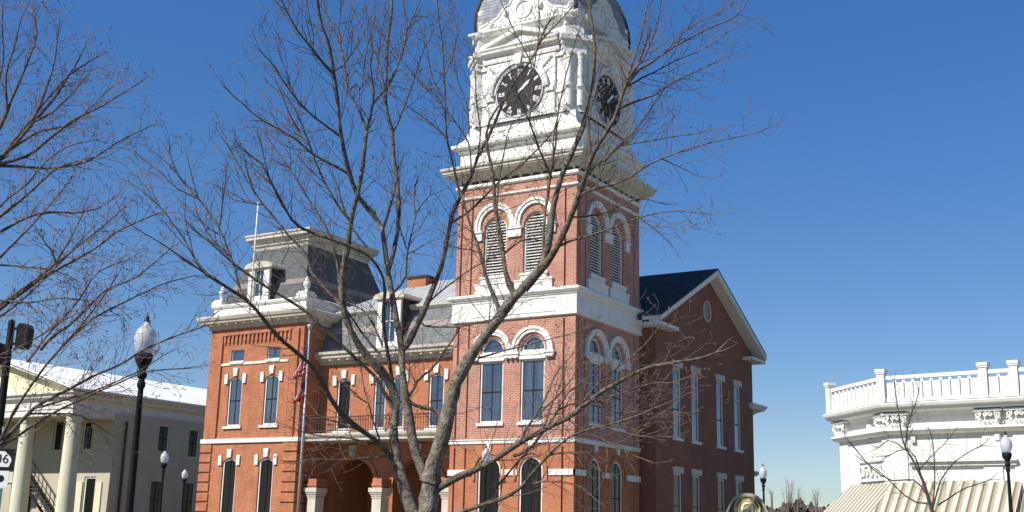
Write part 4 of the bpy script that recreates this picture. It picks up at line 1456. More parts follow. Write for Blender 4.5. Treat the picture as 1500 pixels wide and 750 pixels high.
fs2 = Frame(sp - rt0 * .34, rt0, -bk0)
m = MB(); m.slab(fs2, [(-.22, 6.2), (.14, 6.2), (.14, 6.85), (-.22, 6.85)], -.2, .2); m.box(fs2, .13, .32, -.05, .05, 6.45, 6.55); m.build('signal_head', 'black_metal', SP, bevel=.02)

rs = at(-2, 690, 34); rs.z = 0
RS = thing('route_sign', 'square black route sign with white state outline numbered 36 on post', 'sign', rs)
frs = Frame(rs, rt0, -bk0)
m = MB(); m.tube([rs, rs + Vector((0, 0, 4.1))], [.035, .035], 8); m.build('post', 'grey_metal', RS)
zc = 3.25
m = MB(); m.box(frs, -.22, .38, .04, .06, zc - .27, zc + .27); m.build('plate', 'black_metal', RS)
m = MB(); m.slab(frs, [(-.17, zc - .20), (.27, zc - .20), (.33, zc - .04), (.31, zc + .04), (.14, zc + .20), (-.17, zc + .21), (-.13, zc)], .062, .066); m.build('state_outline', 'numeral', RS)
rotm = Matrix((rt0, Vector((0, 0, 1)), -bk0)).transposed().to_4x4()
m = MB(); m.v, m.f = letters('number', '36', .34, None, None, Matrix.Translation(rs + rt0 * .09 - bk0 * .07 + Vector((0, 0, zc))) @ rotm); m.build('route_number', 'black_metal', RS)
m = MB(); m.box(frs, -.2, .30, .04, .055, zc - .72, zc - .30); pl = m.build('arrow_plate', 'numeral', RS)
m = MB(); m.slab(frs, disc(.1, zc - .5, .09, 14), .056, .06); m.build('arrow', 'black_metal', pl)
m = MB(); m.box(frs, -.35, .18, .04, .055, zc - 1.4, zc - .75); m.build('lower_plate', 'teal', RS)

mk = at(1094.5, 735, 13.45); mk.z = 0
MK = thing('historical_marker', 'cast metal historical marker with round gold seal before the brick gable', 'marker', mk)
rt1, bk1 = (Matrix.Rotation(R(-16), 3, 'Z') @ rt0), (Matrix.Rotation(R(-16), 3, 'Z') @ bk0)
fmk = Frame(mk, rt1, -bk1)
rotm1 = Matrix((rt1, Vector((0, 0, 1)), -bk1)).transposed().to_4x4()
zt = 2.15                                          # top of the marker
m = MB(); m.lathe(mk, [(.05, 0), (.05, 1.2)], 12); m.build('post', 'marker_edge', MK)
half = [(0, zt), (.06, zt - .006), (.115, zt - .028), (.16, zt - .07), (.19, zt - .12), (.215, zt - .18), (.26, zt - .25), (.34, zt - .32), (.53, zt - .36), (.53, 1.0)]
out = [(x, z) for x, z in half] + [(-x, z) for x, z in reversed(half[1:])]
inn = [(x * .945, zt - .035 + (z - zt) * .96) for x, z in half]; inn = inn + [(-x, z) for x, z in reversed(inn[1:])]
m = MB(); m.slab(fmk, out, -.05, .0); bod = m.build('plate', 'marker_green', MK)
m = MB(); m.slab(fmk, out, -.055, .03, [inn]); m.build('rim', 'marker_edge', MK)
zs_ = zt - .172
m = MB(); m.slab(fmk, disc(0, zs_, .140, 40), -.01, .014); seal = m.build('seal', 'seal_gold', MK)
m = MB(); m.slab(fmk, disc(0, zs_, .140, 40), .0, .022, [disc(0, zs_, .135, 40)]); m.slab(fmk, disc(0, zs_, .098, 36), .0, .022, [disc(0, zs_, .092, 36)])
m.slab(fmk, arch_band(0, zs_ + .01, .044, .066, leg=.08), .0, .024)
for u in (-.05, 0, .05):
    m.box(fmk, u - .008, u + .008, .014, .026, zs_ - .08, zs_ + .0)
m.box(fmk, -.075, .075, .014, .026, zs_ - .09, zs_ - .072); m.box(fmk, -.05, .05, .014, .026, zs_ - .004, zs_ + .012)
m.build('arch_relief', 'seal_cream', seal)
txt = 'STATE OF GEORGIA'
mt = MB()
for k, chh in enumerate(txt):
    if chh == ' ':
        continue
    a = R(165 - k * 10)
    pos = mk + rt1 * (.116 * math.cos(a)) - bk1 * .017 + Vector((0, 0, zs_ + .116 * math.sin(a)))
    vs, fs_ = letters('letter', chh, .042, None, None, Matrix.Translation(pos) @ rotm1 @ Matrix.Rotation(a - math.pi / 2, 4, 'Z'))
    i0 = len(mt.v)
    mt.v.extend(vs); mt.f.extend(tuple(i0 + q for q in f) for f in fs_)
mt.build('seal_lettering', 'marker_green', seal)

# ================================================================ TREES
class Tree:
    """limbs traced as sight lines, each given its own distance; side shoots grown from them"""
    def __init__(s, dist, seed):
        s.D, s.rng = dist, random.Random(seed)
        s.done = []                                  # (px, py, depth, point)
        s.limbs = []
        s.tw = MB()
        s.buds = MB()

    def limb(s, w0, w1, pts, lean=None, depth=None):
        rng = s.rng
        p0 = pts[0]
        best = None
        for q in s.done:
            dd = (q[0] - p0[0]) ** 2 + (q[1] - p0[1]) ** 2
            if best is None or dd < best[0]:
                best = (dd, q[2])
        d = depth if depth is not None else (best[1] if best and best[0] < 40 ** 2 else s.D)
        k = lean if lean is not None else rng.uniform(-.55, .55)
        # resample with a little wander
        P = [Vector(p) for p in pts]
        out = [P[0]]
        for a, b in zip(P, P[1:]):
            n = max(1, int((b - a).length / 14))
            for j in range(1, n + 1):
                t = j / n
                q = a.lerp(b, t)
                if j < n:
                    q = q + Vector((rng.uniform(-1, 1), rng.uniform(-1, 1))) * min(1.3, .1 * (b - a).length)
                out.append(q)
        # soften corners
        sm = [out[0]]
        for j in range(1, len(out) - 1):
            sm.append(out[j] * .6 + (out[j - 1] + out[j + 1]) * .2)
        if len(out) > 1:
            sm.append(out[-1])
        L = [0]
        for a, b in zip(sm, sm[1:]):
            L.append(L[-1] + (b - a).length)
        tot = max(L[-1], 1e-6)
        pts3, rad = [], []
        for q, l in zip(sm, L):
            dep = d + k * l / CF * s.D
            pts3.append(at(q.x, q.y, dep))
            w = w0 + (w1 - w0) * (l / tot) ** .72
            rad.append(max(.0026, w / 2 * dep / CF * .96) * (1 + (rng.gauss(0, .085) if w > 3 else 0)))
            s.done.append((q.x, q.y, dep))
        s.limbs.append((pts3, rad))
        return s

    def shoot(s, p, dirv, length, r, level, up):
        rng = s.rng
        n = max(3, int(length / .07))
        pts, rad = [p.copy()], [r]
        d = dirv.normalized()
        q = p.copy()
        for k in range(n):
            d = (d + Vector((rng.gauss(0, .13), rng.gauss(0, .13), rng.gauss(0, .13) + up))).normalized()
            q = q + d * (length / n)
            pts.append(q.copy())
            rad.append(max(.0017, r * (1 - .75 * (k + 1) / n)))
            if level > 0 and k > 0 and rng.random() < .62:
                ax = d.orthogonal(); ax.rotate(Matrix.Rotation(rng.uniform(0, 6.28), 3, d))
                dd = (d * .75 + ax * rng.uniform(.5, .9)).normalized()
                s.shoot(q, dd, length * rng.uniform(.25, .5) * (1.1 - .5 * k / n), max(.0018, rad[-1] * .7), level - 1, up)
        s.tw.tube(pts, rad, 4 if r > .004 else 3, cap=False)
        if s.bud and rng.random() < s.bud:
            s.tw.tube([q, q + d * .02, q + d * .035], [.003, .0052, .002], 4, cap=False)

    def twigs(s, step=.17, lmin=.22, lmax=.75, start=.25, up=.03, bud=0.0, level=1, tipl=.5):
        s.bud = bud
        rng = s.rng
        for pts, rad in s.limbs:
            acc = 0
            tot = sum((b - a).length for a, b in zip(pts, pts[1:]))
            run = 0
            nxt = max(start * tot if rad[0] > .02 else .12 * tot, .05)
            for k, (a, b) in enumerate(zip(pts, pts[1:])):
                sl = (b - a).length
                while run + sl > nxt:
                    t = (nxt - run) / sl
                    p = a.lerp(b, t)
                    r = rad[k]
                    if r < .06:
                        d = (b - a).normalized()
                        ax = d.orthogonal(); ax.rotate(Matrix.Rotation(rng.uniform(0, 6.28), 3, d))
                        dd = (d * rng.uniform(.6, 1.0) + ax * rng.uniform(.4, .75)).normalized()
                        ln = rng.uniform(lmin, lmax) * (1.0 - .45 * nxt / tot)
                        s.shoot(p, dd, ln, min(max(r * .5, .002), .0046), level, up)
                    nxt += step * rng.uniform(.45, 1.6)
                run += sl
            d = (pts[-1] - pts[-2]).normalized()
            for _ in range(2 if rad[-1] < .03 else 0):
                s.shoot(pts[-1], (d + Vector((rng.gauss(0, .2), rng.gauss(0, .2), rng.gauss(0, .2)))).normalized(), rng.uniform(.5, 1) * tipl, min(max(rad[-1] * .9, .002), .010), level, up)

    def finish(s, name, label, cat, base, bark, twig, trunk_count=1, group=None, limb_min=.018):
        bough = 'bark_bough' if bark == 'bark' else bark
        root = thing(name, label, cat, base, group)
        tk = MB()
        for pts, rad in s.limbs[:trunk_count]:
            tk.tube(pts, rad, 12)
        tk.build('trunk', bark, root, smooth=True, normals=False)
        small = MB()
        for pts, rad in s.limbs[trunk_count:]:
            if rad[0] >= limb_min:
                b = MB(); b.tube(pts, rad, 9); b.build('limb', bark if rad[0] > .045 else bough, root, smooth=True, normals=False)
            else:
                small.tube(pts, rad, 6, cap=False)
        if small.v:
            small.build('branches', bough, root, smooth=True, normals=False)
        s.tw.build('crown', twig, root, smooth=False, normals=False)
        return root


# ---- the foreground tree
T1 = Tree(12.0, 11)
gx = at(618, 750, 12.0)
Lm = T1.limb
Lm(46, 24, [(622, 1010), (624, 900), (625, 800), (626, 750), (630, 712), (632, 690), (636, 676)], lean=0)
Lm(26, 12, [(622, 800), (604, 750), (592, 715), (586, 690), (580, 674), (577, 645), (576, 622), (578, 605), (580, 590)], lean=.35, depth=12.0)
Lm(27, 6.5, [(629, 706), (632, 692), (642, 661), (650, 636), (656, 606), (664, 577), (666, 562), (679, 537), (694, 514), (711, 491), (729, 469), (742, 448), (762, 426), (783, 403), (797, 386), (803, 362), (806, 335), (811, 301), (816, 279), (823, 256), (830, 238), (838, 225), (846, 205), (854, 187)], lean=-.1)
Lm(17, 7, [(630, 716), (627, 702), (615, 684), (608, 661), (602, 636), (600, 611), (595, 590), (592, 572), (589, 545), (589, 518), (587, 494), (581, 473), (577, 450), (575, 430), (568, 405), (567, 385), (563, 359), (561, 334), (554, 324)], lean=.1)
T1.limbs_trunk = 4
# left-hand stem and its boughs
Lm(15, 6, [(580, 592), (576, 568), (557, 542), (542, 527), (524, 506), (514, 486), (505, 463), (500, 446), (501, 425), (501, 400), (508, 367), (511, 334), (518, 306), (523, 288), (528, 266), (532, 240), (534, 220), (536, 202), (537, 192)], lean=-.2)
Lm(5, 2.4, [(537, 192), (527, 164), (521, 151), (509, 134), (507, 121), (504, 93), (499, 65), (491, 52), (482, 29), (471, 0), (466, -18)])
Lm(3, 1.6, [(499, 65), (496, 44), (498, 20), (504, -10)])
Lm(3, 1.6, [(511, 133), (524, 113), (530, 140), (534, 85), (538, 65), (548, 30)])
Lm(4.5, 2, [(537, 192), (542, 172), (547, 151), (549, 136), (545, 115), (541, 98), (546, 75)])
Lm(4, 2, [(547, 151), (562, 136), (570, 118), (583, 99), (587, 80), (594, 58), (598, 42), (593, 21), (588, -4)])
Lm(3, 1.5, [(598, 42), (602, 32), (610, 13), (618, -4)])
Lm(8, 4.2, [(554, 324), (537, 303), (524, 290), (515, 266), (509, 243), (503, 220), (502, 207), (497, 177), (494, 146), (492, 121), (488, 105), (483, 70), (480, 56), (472, 43), (468, 24), (465, 0), (462, -15)], lean=-.3)
Lm(5, 1.8, [(488, 108), (476, 98), (461, 75), (448, 60), (431, 37), (418, 14), (412, -2)])
Lm(3.2, 1.5, [(446, 57), (428, 37), (412, 16), (403, 0), (398, -12)])
Lm(3, 1.4, [(490, 104), (504, 97), (514, 80), (527, 63), (534, 48)])
Lm(2.4, 1.2, [(458, 72), (461, 50), (454, 30), (450, 8)])
Lm(8, 4, [(567, 400), (573, 387), (580, 352), (584, 321), (585, 296), (582, 271), (581, 250), (577, 237), (575, 212), (577, 192), (566, 167), (565, 134), (566, 101), (566, 75), (569, 48), (573, 30), (574, 0), (574, -14)], lean=.25)
Lm(5, 3, [(561, 334), (572, 301), (580, 271), (581, 253)])
Lm(3.6, 1.5, [(577, 192), (585, 177), (594, 151), (604, 125), (612, 96), (622, 70)])
Lm(3.6, 1.6, [(565, 134), (577, 113), (585, 88), (595, 60), (600, 45)])
Lm(3.2, 1.5, [(563, 129), (560, 113), (554, 78), (537, 58), (526, 34), (520, 22)])
Lm(2.6, 1.3, [(554, 78), (560, 60), (551, 38), (547, 18)])
Lm(4.5, 1.6, [(575, 430), (590, 415), (596, 405), (596, 372), (600, 352), (608, 319), (613, 305), (620, 296), (630, 286)])
Lm(2.6, 1.3, [(608, 319), (607, 300), (606, 278), (611, 262)])
Lm(2.6, 1.3, [(596, 366), (588, 342), (583, 325), (580, 305)])
Lm(2.8, 1.3, [(597, 372), (612, 366), (624, 355), (632, 352)])
Lm(7, 3, [(580, 585), (568, 519), (563, 489), (561, 458), (565, 430), (563, 405), (554, 392), (542, 372), (524, 367), (509, 359), (489, 352), (463, 344), (438, 334), (425, 321), (412, 293), (400, 274), (392, 256), (384, 240)], lean=-.35)
Lm(3.5, 1.8, [(538, 362), (527, 350), (515, 334), (507, 312), (498, 290), (493, 268)])
Lm(4.5, 2, [(557, 519), (532, 491), (511, 461), (502, 443), (490, 430)])
Lm(4, 1.6, [(560, 505), (539, 456), (520, 448), (509, 442), (492, 436)])
Lm(5, 1.8, [(500, 446), (496, 397), (489, 362), (479, 334), (456, 299), (438, 268), (424, 245), (408, 225), (396, 208)])
Lm(2.4, 1.2, [(424, 246), (414, 241), (403, 236)])
Lm(2.4, 1.2, [(425, 247), (426, 232), (424, 214)])
Lm(4.6, 1.8, [(511, 321), (499, 309), (486, 286), (473, 263), (463, 240), (456, 220), (446, 192), (438, 173), (430, 152), (418, 140)])
Lm(4.6, 2, [(511, 255), (496, 245), (476, 236), (456, 226), (433, 203), (410, 189), (386, 179), (368, 165), (352, 147), (342, 142), (336, 134)])
Lm(4.6, 1.7, [(499, 200), (484, 189), (463, 174), (454, 166), (437, 150), (426, 134), (413, 117), (403, 98), (392, 86), (386, 80)])
Lm(2.4, 1.1, [(426, 130), (418, 99), (408, 80), (404, 62)])
Lm(3, 1.3, [(440, 195), (425, 170), (416, 150), (412, 132), (404, 120)])
Lm(3, 1.2, [(447, 210), (432, 185), (416, 166), (400, 158), (386, 146)])
Lm(6, 2, [(500, 446), (478, 425), (455, 400), (450, 372), (440, 362), (420, 342), (398, 314), (377, 289), (362, 266), (347, 236), (334, 215), (328, 198)])
Lm(3.4, 1.4, [(438, 334), (428, 324), (413, 301), (398, 271), (390, 246), (386, 228)])
Lm(2.8, 1.2, [(398, 271), (384, 258), (372, 246)])
Lm(2.8, 1.2, [(374, 285), (362, 250), (357, 222)])
Lm(2.8, 1.2, [(384, 300), (360, 296), (340, 295), (330, 282)])
# low bough running up to the left
Lm(9, 5, [(578, 676), (564, 659), (554, 646), (536, 635), (516, 621), (498, 606), (483, 583), (472, 560), (464, 545), (456, 534), (435, 516), (415, 501), (404, 490), (394, 478), (376, 454), (360, 436), (336, 424), (316, 410), (300, 400)], lean=-.4)
Lm(3.4, 1.3, [(300, 400), (281, 387), (251, 366), (225, 349), (210, 341), (200, 336), (188, 326)], lean=-.2)
Lm(3.4, 1.3, [(305, 402), (290, 387), (268, 347), (251, 324), (233, 301), (215, 284), (200, 273)], lean=.2)
Lm(2.2, 1.1, [(233, 301), (224, 282), (217, 264)])
Lm(4.4, 2, [(366, 444), (350, 426), (348, 408), (344, 392), (337, 375), (329, 352), (322, 332), (306, 311), (290, 289), (268, 268), (256, 248), (248, 225)], lean=.25)
Lm(2.4, 1.2, [(290, 289), (279, 251), (275, 232)])
Lm(2.4, 1.2, [(290, 291), (260, 278), (248, 266), (238, 254)])
Lm(2.2, 1.2, [(254, 246), (246, 240), (236, 232)])
Lm(2.8, 1.3, [(322, 330), (327, 289), (332, 253)])
Lm(2.8, 1.3, [(339, 378), (311, 352), (294, 324), (284, 294)])
Lm(2.2, 1.1, [(320, 343), (304, 334), (290, 320)])
Lm(6.5, 3, [(577, 600), (549, 549), (522, 527), (494, 499), (476, 486), (456, 461), (440, 450), (418, 437), (392, 422), (370, 407), (346, 390), (326, 372), (310, 356), (296, 346)], lean=-.1)
Lm(3, 1.4, [(556, 644), (546, 616), (539, 588), (531, 560), (530, 540), (526, 520)])
Lm(3.6, 1.5, [(570, 668), (559, 669), (526, 672), (493, 674), (465, 672), (450, 672), (438, 678)])
Lm(4, 1.5, [(556, 650), (546, 650), (513, 641), (475, 640), (450, 636), (430, 628)])
Lm(3.4, 1.5, [(530, 632), (516, 626), (493, 618), (465, 611), (450, 588), (442, 570)])
Lm(2.6, 1.2, [(538, 590), (520, 582), (510, 566)])
# the bow between the stems
Lm(6, 6, [(592, 580), (599, 588), (607, 594), (622, 599), (637, 598), (645, 605), (648, 618), (645, 634)], lean=-.15)
Lm(5, 2.2, [(597, 583), (607, 570), (610, 558), (618, 550), (633, 542), (640, 532), (646, 517), (661, 502), (668, 490)], lean=.1)
Lm(2.6, 1.3, [(609, 562), (600, 542), (597, 525)])
# right-hand stem of the left group
Lm(10.5, 3, [(588, 514), (598, 506), (610, 479), (618, 463), (628, 438), (638, 413), (648, 387), (653, 357), (660, 327), (661, 314), (676, 286), (689, 261), (699, 230), (714, 205), (719, 192), (734, 157), (747, 131), (758, 112), (772, 98), (785, 78), (791, 58), (800, 38)], lean=.2)
Lm(4.4, 1.8, [(661, 326), (684, 314), (709, 289), (734, 261), (762, 243), (783, 223), (803, 202), (815, 186)])
Lm(4.6, 1.8, [(674, 288), (668, 258), (661, 230), (657, 219), (653, 192), (653, 152), (651, 119), (649, 81), (649, 61), (642, 35), (641, 8), (640, -10)])
Lm(3.2, 1.4, [(690, 256), (688, 207), (668, 180), (651, 157), (623, 129), (600, 101), (586, 85), (561, 51), (548, 36)])
Lm(2.8, 1.3, [(653, 152), (633, 116), (628, 86), (625, 64), (620, 50)])
Lm(2.8, 1.3, [(656, 205), (640, 186), (625, 174), (600, 159), (586, 146), (568, 136)])
Lm(2.8, 1.2, [(687, 200), (687, 172), (684, 149), (668, 114), (663, 90), (654, 72), (648, 60)])
Lm(2.8, 1.2, [(699, 232), (704, 190), (697, 150), (696, 94), (692, 77), (682, 53), (665, 37), (658, 27)])
Lm(2.4, 1.2, [(649, 81), (640, 60), (634, 40)])
Lm(2.4, 1.2, [(651, 110), (664, 86), (668, 62), (672, 42)])
Lm(3.4, 1.5, [(616, 472), (618, 478), (638, 479), (671, 480), (694, 476), (708, 470)])
Lm(3, 1.3, [(625, 446), (651, 423), (676, 403), (701, 388), (716, 380)])
Lm(2.4, 1.1, [(653, 357), (672, 366), (696, 365), (704, 372)])
# the big right limb and what it carries
Lm(8.5, 4, [(846, 205), (854, 187), (862, 148), (870, 108), (872, 80), (870, 62), (869, 40), (864, 20), (862, -6)], lean=.1)
Lm(13, 4, [(768, 424), (784, 405), (800, 387), (815, 365), (828, 337), (837, 315), (848, 284), (857, 261), (863, 238), (876, 212), (888, 194), (901, 176), (907, 152), (916, 128), (918, 117), (936, 94), (940, 78), (946, 62)], lean=-.25)
Lm(5, 2, [(907, 150), (914, 122), (922, 112), (930, 80), (938, 60), (944, 30), (950, 0), (952, -12)])
Lm(4.6, 1.6, [(915, 128), (938, 98), (942, 100), (970, 80), (992, 65), (1029, 46), (1050, 36), (1072, 29), (1083, 22), (1096, 0)])
Lm(4.4, 1.5, [(907, 159), (932, 148), (960, 140), (985, 120), (1016, 106), (1036, 98), (1052, 89)])
Lm(3.6, 1.4, [(915, 128), (952, 108), (957, 107), (989, 88), (1021, 77), (1053, 59), (1067, 46)])
Lm(3.4, 1.4, [(926, 106), (944, 88), (950, 69), (963, 40), (968, 5), (970, -8)])
Lm(3, 1.2, [(972, 78), (990, 62), (1008, 40), (1024, 32), (1046, 22)])
Lm(4.2, 1.5, [(884, 237), (907, 215), (938, 181), (950, 163), (963, 145), (972, 132)])
Lm(3.4, 1.4, [(906, 214), (932, 209), (968, 204), (999, 198), (1036, 192)])
Lm(5, 1.6, [(835, 316), (848, 283), (871, 276), (904, 270), (926, 258), (952, 240), (972, 230), (1002, 221), (1028, 212), (1060, 204), (1089, 199)], lean=-.3)
Lm(2.4, 1.1, [(968, 232), (985, 240), (1000, 246), (1018, 256)])
Lm(4.2, 1.4, [(816, 362), (835, 352), (871, 343), (896, 334), (921, 324), (947, 315), (972, 310), (1002, 309), (1043, 314)], lean=-.2)
Lm(3.4, 1.4, [(836, 318), (845, 319), (878, 315), (904, 303), (926, 292), (947, 289), (962, 296)])
Lm(2.6, 1.1, [(935, 317), (948, 328), (965, 340), (978, 352)])
Lm(3.6, 1.5, [(801, 300), (806, 262), (813, 214), (815, 182), (823, 139), (828, 112), (838, 77), (845, 50), (856, 27), (862, 0)])
Lm(5, 2.4, [(796, 370), (796, 342), (799, 305), (805, 256), (811, 224), (811, 190), (817, 170)])
Lm(4.6, 2, [(808, 262), (803, 248), (795, 230), (783, 200), (770, 164), (758, 138), (752, 118)])
Lm(3.6, 1.6, [(775, 175), (780, 150), (781, 114), (784, 83), (789, 61), (790, 32), (789, 0), (788, -14)])
Lm(3.2, 1.4, [(781, 110), (779, 90), (757, 53), (736, 8), (730, -8)])
Lm(3.2, 1.3, [(789, 64), (802, 48), (816, 35), (835, 13), (848, 0)])
Lm(4.6, 2, [(846, 290), (852, 265), (866, 246), (866, 220), (862, 195), (864, 160), (874, 130), (880, 100)])
Lm(3, 1.3, [(864, 250), (883, 236), (907, 213), (918, 200), (932, 170)])
Lm(8, 3, [(732, 462), (732, 453), (722, 431), (711, 405), (708, 386), (701, 360), (686, 322), (681, 301), (676, 285)], lean=.2)
Lm(10, 3, [(756, 436), (745, 418), (739, 395), (738, 378), (734, 357), (729, 327), (724, 301), (724, 276), (722, 251), (714, 220), (710, 200), (716, 176), (734, 150)], lean=.3)
Lm(3.4, 1.5, [(728, 320), (731, 265), (735, 238), (742, 200), (746, 182), (762, 172), (778, 160)])
Lm(4, 1.6, [(740, 370), (751, 362), (762, 350), (778, 348), (790, 352)])
Lm(3.4, 1.4, [(702, 524), (737, 513), (775, 505), (815, 494), (838, 489), (850, 484)])
Lm(2.6, 1.2, [(714, 488), (716, 470), (718, 452)])
# the long low bough at the right
Lm(12, 4, [(634, 722), (645, 712), (670, 698), (696, 689), (721, 677), (741, 661), (764, 646), (792, 633), (812, 621), (833, 613), (843, 604), (871, 581), (896, 566), (929, 546), (954, 536), (982, 532), (1018, 527), (1048, 517)], lean=-.25)
Lm(5, 2, [(764, 645), (769, 628), (782, 611), (795, 600), (815, 584), (832, 562)])
Lm(5, 2, [(752, 668), (762, 666), (782, 654), (797, 631), (815, 606), (830, 575), (850, 560), (872, 548)])
Lm(4.6, 1.6, [(830, 612), (845, 602), (863, 576), (896, 543), (929, 520), (947, 503), (965, 480)])
Lm(3.6, 1.4, [(850, 596), (868, 584), (896, 581), (929, 569), (959, 559), (982, 561)])
Lm(4.4, 2, [(722, 720), (736, 704), (752, 684), (767, 667), (780, 655)])
Lm(8, 2, [(640, 768), (678, 749), (706, 740), (736, 732), (764, 715), (777, 697), (792, 679), (815, 656), (831, 639), (853, 632), (883, 624), (914, 616), (947, 603), (980, 590)], lean=-.45)
Lm(3.4, 1.4, [(765, 714), (797, 704), (828, 706), (855, 715), (862, 722)])
Lm(3.2, 1.3, [(800, 668), (820, 663), (838, 660), (850, 672)])
Lm(3, 1.3, [(883, 624), (909, 634), (939, 640), (977, 640)])
Lm(3.4, 1.3, [(870, 582), (892, 600), (920, 606), (950, 600), (975, 604)])
Lm(3.2, 1.3, [(832, 614), (850, 628), (870, 640), (905, 652), (930, 668)])
Lm(3.2, 1.3, [(896, 566), (915, 580), (930, 584), (944, 596)])
Lm(3.2, 1.3, [(818, 600), (838, 590), (858, 588), (880, 600), (900, 596)])
Lm(3, 1.3, [(784, 610), (800, 584), (808, 556), (822, 536), (838, 520)])
Lm(3, 1.3, [(792, 634), (806, 600), (818, 570), (828, 540)])
Lm(2.6, 1.2, [(700, 690), (716, 660), (722, 640)])
Lm(2.6, 1.2, [(736, 702), (734, 730), (728, 752)])
T1.twigs(step=.084, lmin=.16, lmax=.85, start=.22, up=.055, bud=.10, level=2, tipl=.34)
T1.finish('bare_tree', 'bare tree with forked trunk spreading in front of the clock tower', 'tree', Vector((at(618, 750, 12).x, at(618, 750, 12).y, 0)), 'bark', 'twig', 4)

# ---- the tree whose trunk stands outside the left edge
T2 = Tree(14.0, 23)
Lm = T2.limb
Lm(60, 30, [(-175, 1000), (-172, 850), (-165, 700), (-150, 560), (-135, 440)], lean=0, depth=14)
Lm(17, 6, [(-165, 720), (-110, 690), (-50, 672), (0, 651)], lean=-.2)
Lm(13, 5, [(-150, 590), (-100, 540), (-40, 490), (0, 453)], lean=.1)
Lm(13, 5, [(-140, 470), (-90, 400), (-40, 350), (0, 317)], lean=-.3)
Lm(15, 6, [(-137, 450), (-100, 360), (-50, 290), (0, 236)], lean=.2)
Lm(12, 5, [(-120, 400), (-70, 300), (-30, 240), (0, 187)], lean=.3)
Lm(6, 2, [(0, 651), (49, 597), (113, 563), (187, 528), (217, 508), (255, 492), (296, 479)], lean=-.1)
Lm(5, 2, [(0, 646), (20, 602), (64, 538), (109, 488), (148, 439), (168, 410)])
Lm(4.4, 1.6, [(0, 656), (74, 607), (140, 575), (217, 543), (269, 540)])
Lm(4, 1.5, [(49, 598), (123, 577), (197, 548), (240, 520)])
Lm(3.4, 1.4, [(44, 606), (118, 607), (163, 637)])
Lm(6, 2, [(0, 453), (33, 427), (73, 400), (110, 380), (140, 363), (173, 337), (213, 320), (232, 312)])
Lm(5, 1.6, [(0, 447), (43, 417), (80, 387), (127, 350), (167, 317), (182, 304)])
Lm(3.2, 1.3, [(83, 383), (103, 350), (120, 317), (126, 296)])
Lm(3, 1.3, [(82, 386), (80, 370), (63, 353), (56, 340)])
Lm(4.4, 1.6, [(0, 377), (33, 343), (63, 313), (84, 288), (104, 262)])
Lm(5, 1.6, [(0, 340), (27, 323), (67, 310), (110, 313), (143, 307), (167, 290)])
Lm(5, 1.6, [(0, 317), (50, 277), (77, 250), (106, 238), (140, 230)])
Lm(3.4, 1.4, [(0, 388), (40, 392), (73, 393), (96, 402)])
Lm(3.4, 1.4, [(0, 440), (43, 445), (83, 436), (130, 440)])
Lm(4.4, 1.6, [(40, 530), (63, 498), (110, 447), (143, 397), (180, 383)])
Lm(4.4, 1.5, [(60, 512), (70, 498), (103, 477), (157, 423), (200, 407), (240, 373), (252, 362)])
Lm(4.4, 1.5, [(80, 520), (100, 497), (133, 467), (183, 443), (233, 417), (270, 407), (284, 404)])
Lm(7, 1.8, [(0, 233), (20, 213), (50, 177), (83, 140), (110, 97), (122, 76), (126, 60)])
Lm(5, 1.6, [(0, 233), (57, 160), (100, 110), (125, 94), (143, 83)])
Lm(6, 1.6, [(0, 187), (13, 157), (33, 110), (50, 67), (57, 47), (47, 10)])
Lm(6, 1.6, [(0, 240), (40, 230), (77, 200), (110, 173), (143, 160), (193, 127), (204, 122)])
Lm(5, 1.6, [(0, 243), (80, 247), (123, 240), (140, 230), (173, 207), (210, 190), (222, 184)])
Lm(4.4, 1.5, [(17, 218), (60, 190), (100, 187), (150, 140), (164, 128)])
Lm(4, 1.5, [(40, 190), (60, 153), (80, 93), (87, 37)])
Lm(4, 1.5, [(-30, 250), (-10, 150), (6, 90), (2, 40), (4, 10)])
Lm(4, 1.4, [(10, 165), (8, 110), (22, 70), (30, 30)])
Lm(4, 1.5, [(50, 178), (78, 165), (112, 130), (132, 104)])
Lm(4, 1.5, [(-40, 480), (0, 464), (39, 434), (94, 380), (120, 350)])
Lm(4, 1.5, [(-60, 420), (0, 300), (40, 270), (66, 236), (96, 214), (140, 205)])
Lm(4, 1.5, [(-60, 560), (0, 520), (46, 500), (90, 470), (130, 452)])
T2.twigs(step=.066, lmin=.16, lmax=.8, start=.15, up=.045, bud=.55, level=2, tipl=.34)
b2 = at(-172, 850, 14.0); b2.z = 0
T2.finish('budding_tree', 'bare tree with reddish buds reaching in from the left edge', 'tree', b2, 'bark', 'twig_red', 1)

# ---- the sapling before the white building
T3 = Tree(24.0, 31)
Lm = T3.limb
Lm(7, 5, [(1378, 905), (1374, 830), (1369, 760), (1362, 735), (1353, 707)], lean=0, depth=24)
Lm(4, 1.2, [(1353, 707), (1343, 685), (1327, 660), (1320, 640), (1317, 610), (1313, 585), (1310, 562)])
Lm(2.6, 1.5, [(1358, 726), (1340, 700), (1307, 707), (1277, 687), (1250, 653)])
Lm(2.6, 1.3, [(1362, 738), (1340, 738), (1310, 712), (1288, 690), (1266, 676)])
Lm(2.6, 1.4, [(1366, 745), (1377, 703), (1400, 673), (1437, 653)])
Lm(2.4, 1.4, [(1366, 740), (1370, 700), (1367, 647), (1362, 630)])
Lm(2.3, 1.3, [(1374, 740), (1390, 730), (1417, 713), (1450, 703)])
Lm(2.2, 1.3, [(1350, 700), (1343, 670), (1330, 652), (1300, 668)])
Lm(2.2, 1.3, [(1326, 656), (1330, 620), (1342, 590), (1346, 575)])
Lm(1.9, 1.2, [(1330, 662), (1300, 640), (1288, 655)])
Lm(1.9, 1.2, [(1345, 690), (1360, 672), (1384, 650), (1392, 640)])
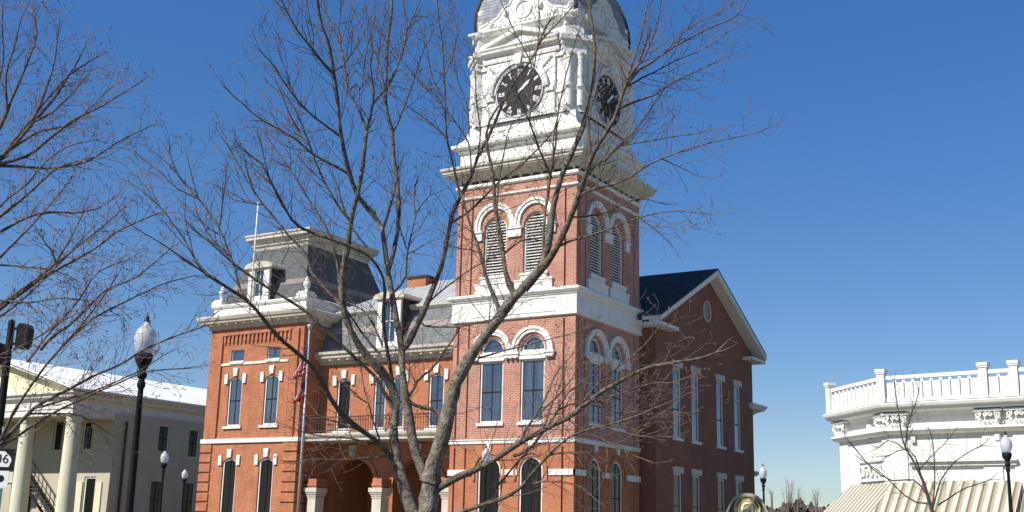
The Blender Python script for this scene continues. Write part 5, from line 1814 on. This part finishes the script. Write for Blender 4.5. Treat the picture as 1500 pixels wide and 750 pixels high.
T3.twigs(step=.12, lmin=.25, lmax=.8, start=.25, up=.03, bud=.2, level=1, tipl=.4)
b3 = at(1374, 830, 24.0); b3.z = 0
T3.finish('sapling', 'slender bare sapling in front of the white building and its awning', 'tree', b3, 'bark_dark', 'bark_dark', 1, limb_min=.03)

# ---- far trees beyond the street at the right
def far_tree(px, D, top, spread, seed, label):
    T = Tree(D, seed)
    rng = random.Random(seed)
    T.limb(5, 3, [(px, 800), (px, 770), (px + 1, 755)], lean=0, depth=D)
    for k in range(9):
        a = rng.uniform(-1, 1)
        T.limb(2.2, .7, [(px + a, 768 - k * 2), (px + a * spread * .4, 745), (px + a * spread, top + abs(a) * 22 + rng.uniform(0, 14))], lean=rng.uniform(-.5, .5))
    T.bud = 0
    T.twigs(step=1.0, lmin=.8, lmax=2.0, start=.2, up=.05, level=1, tipl=1.2)
    b = at(px, 800, D); b.z = 0
    T.finish('far_tree', label, 'tree', b, 'far_twig', 'far_twig', 1, 'far trees beyond the street')


far_tree(1154, 120, 702, 9, 41, 'taller bare tree far behind the lamp post, right of brick gable')
far_tree(1168, 130, 716, 7, 42, 'second thin bare tree in the far distance, right of the tallest')
far_tree(1131, 135, 718, 8, 43, 'bare tree in the distance immediately right of the lone lamp')
far_tree(1196, 125, 718, 9, 44, 'bare tree in the distance closest to the white building')
# a far wood that reads as one low mass
wd_ = MB()
rw = random.Random(5)
for k in range(5200):
    px = rw.uniform(1085, 1260)
    D = rw.uniform(150, 190)
    top = 742 + 6 * math.sin(px * .09) + 4 * math.sin(px * .31) + rw.uniform(0, 6)
    p = at(px, rw.uniform(top, 795), D)
    if p.z < .2:
        continue
    a = Vector((rw.gauss(0, 1), rw.gauss(0, 1), rw.gauss(0, 1.6))).normalized() * rw.uniform(.3, .9)
    b = a.orthogonal().normalized() * rw.uniform(.06, .22)
    wd_.quad(p - a - b, p + a - b, p + a + b, p - a + b)
o = wd_.build('far_wood', 'wood_far', None, normals=False)
o['kind'] = 'stuff'
o['label'] = 'low brown wood along the horizon between brick gable and white building'
o['category'] = 'wood'
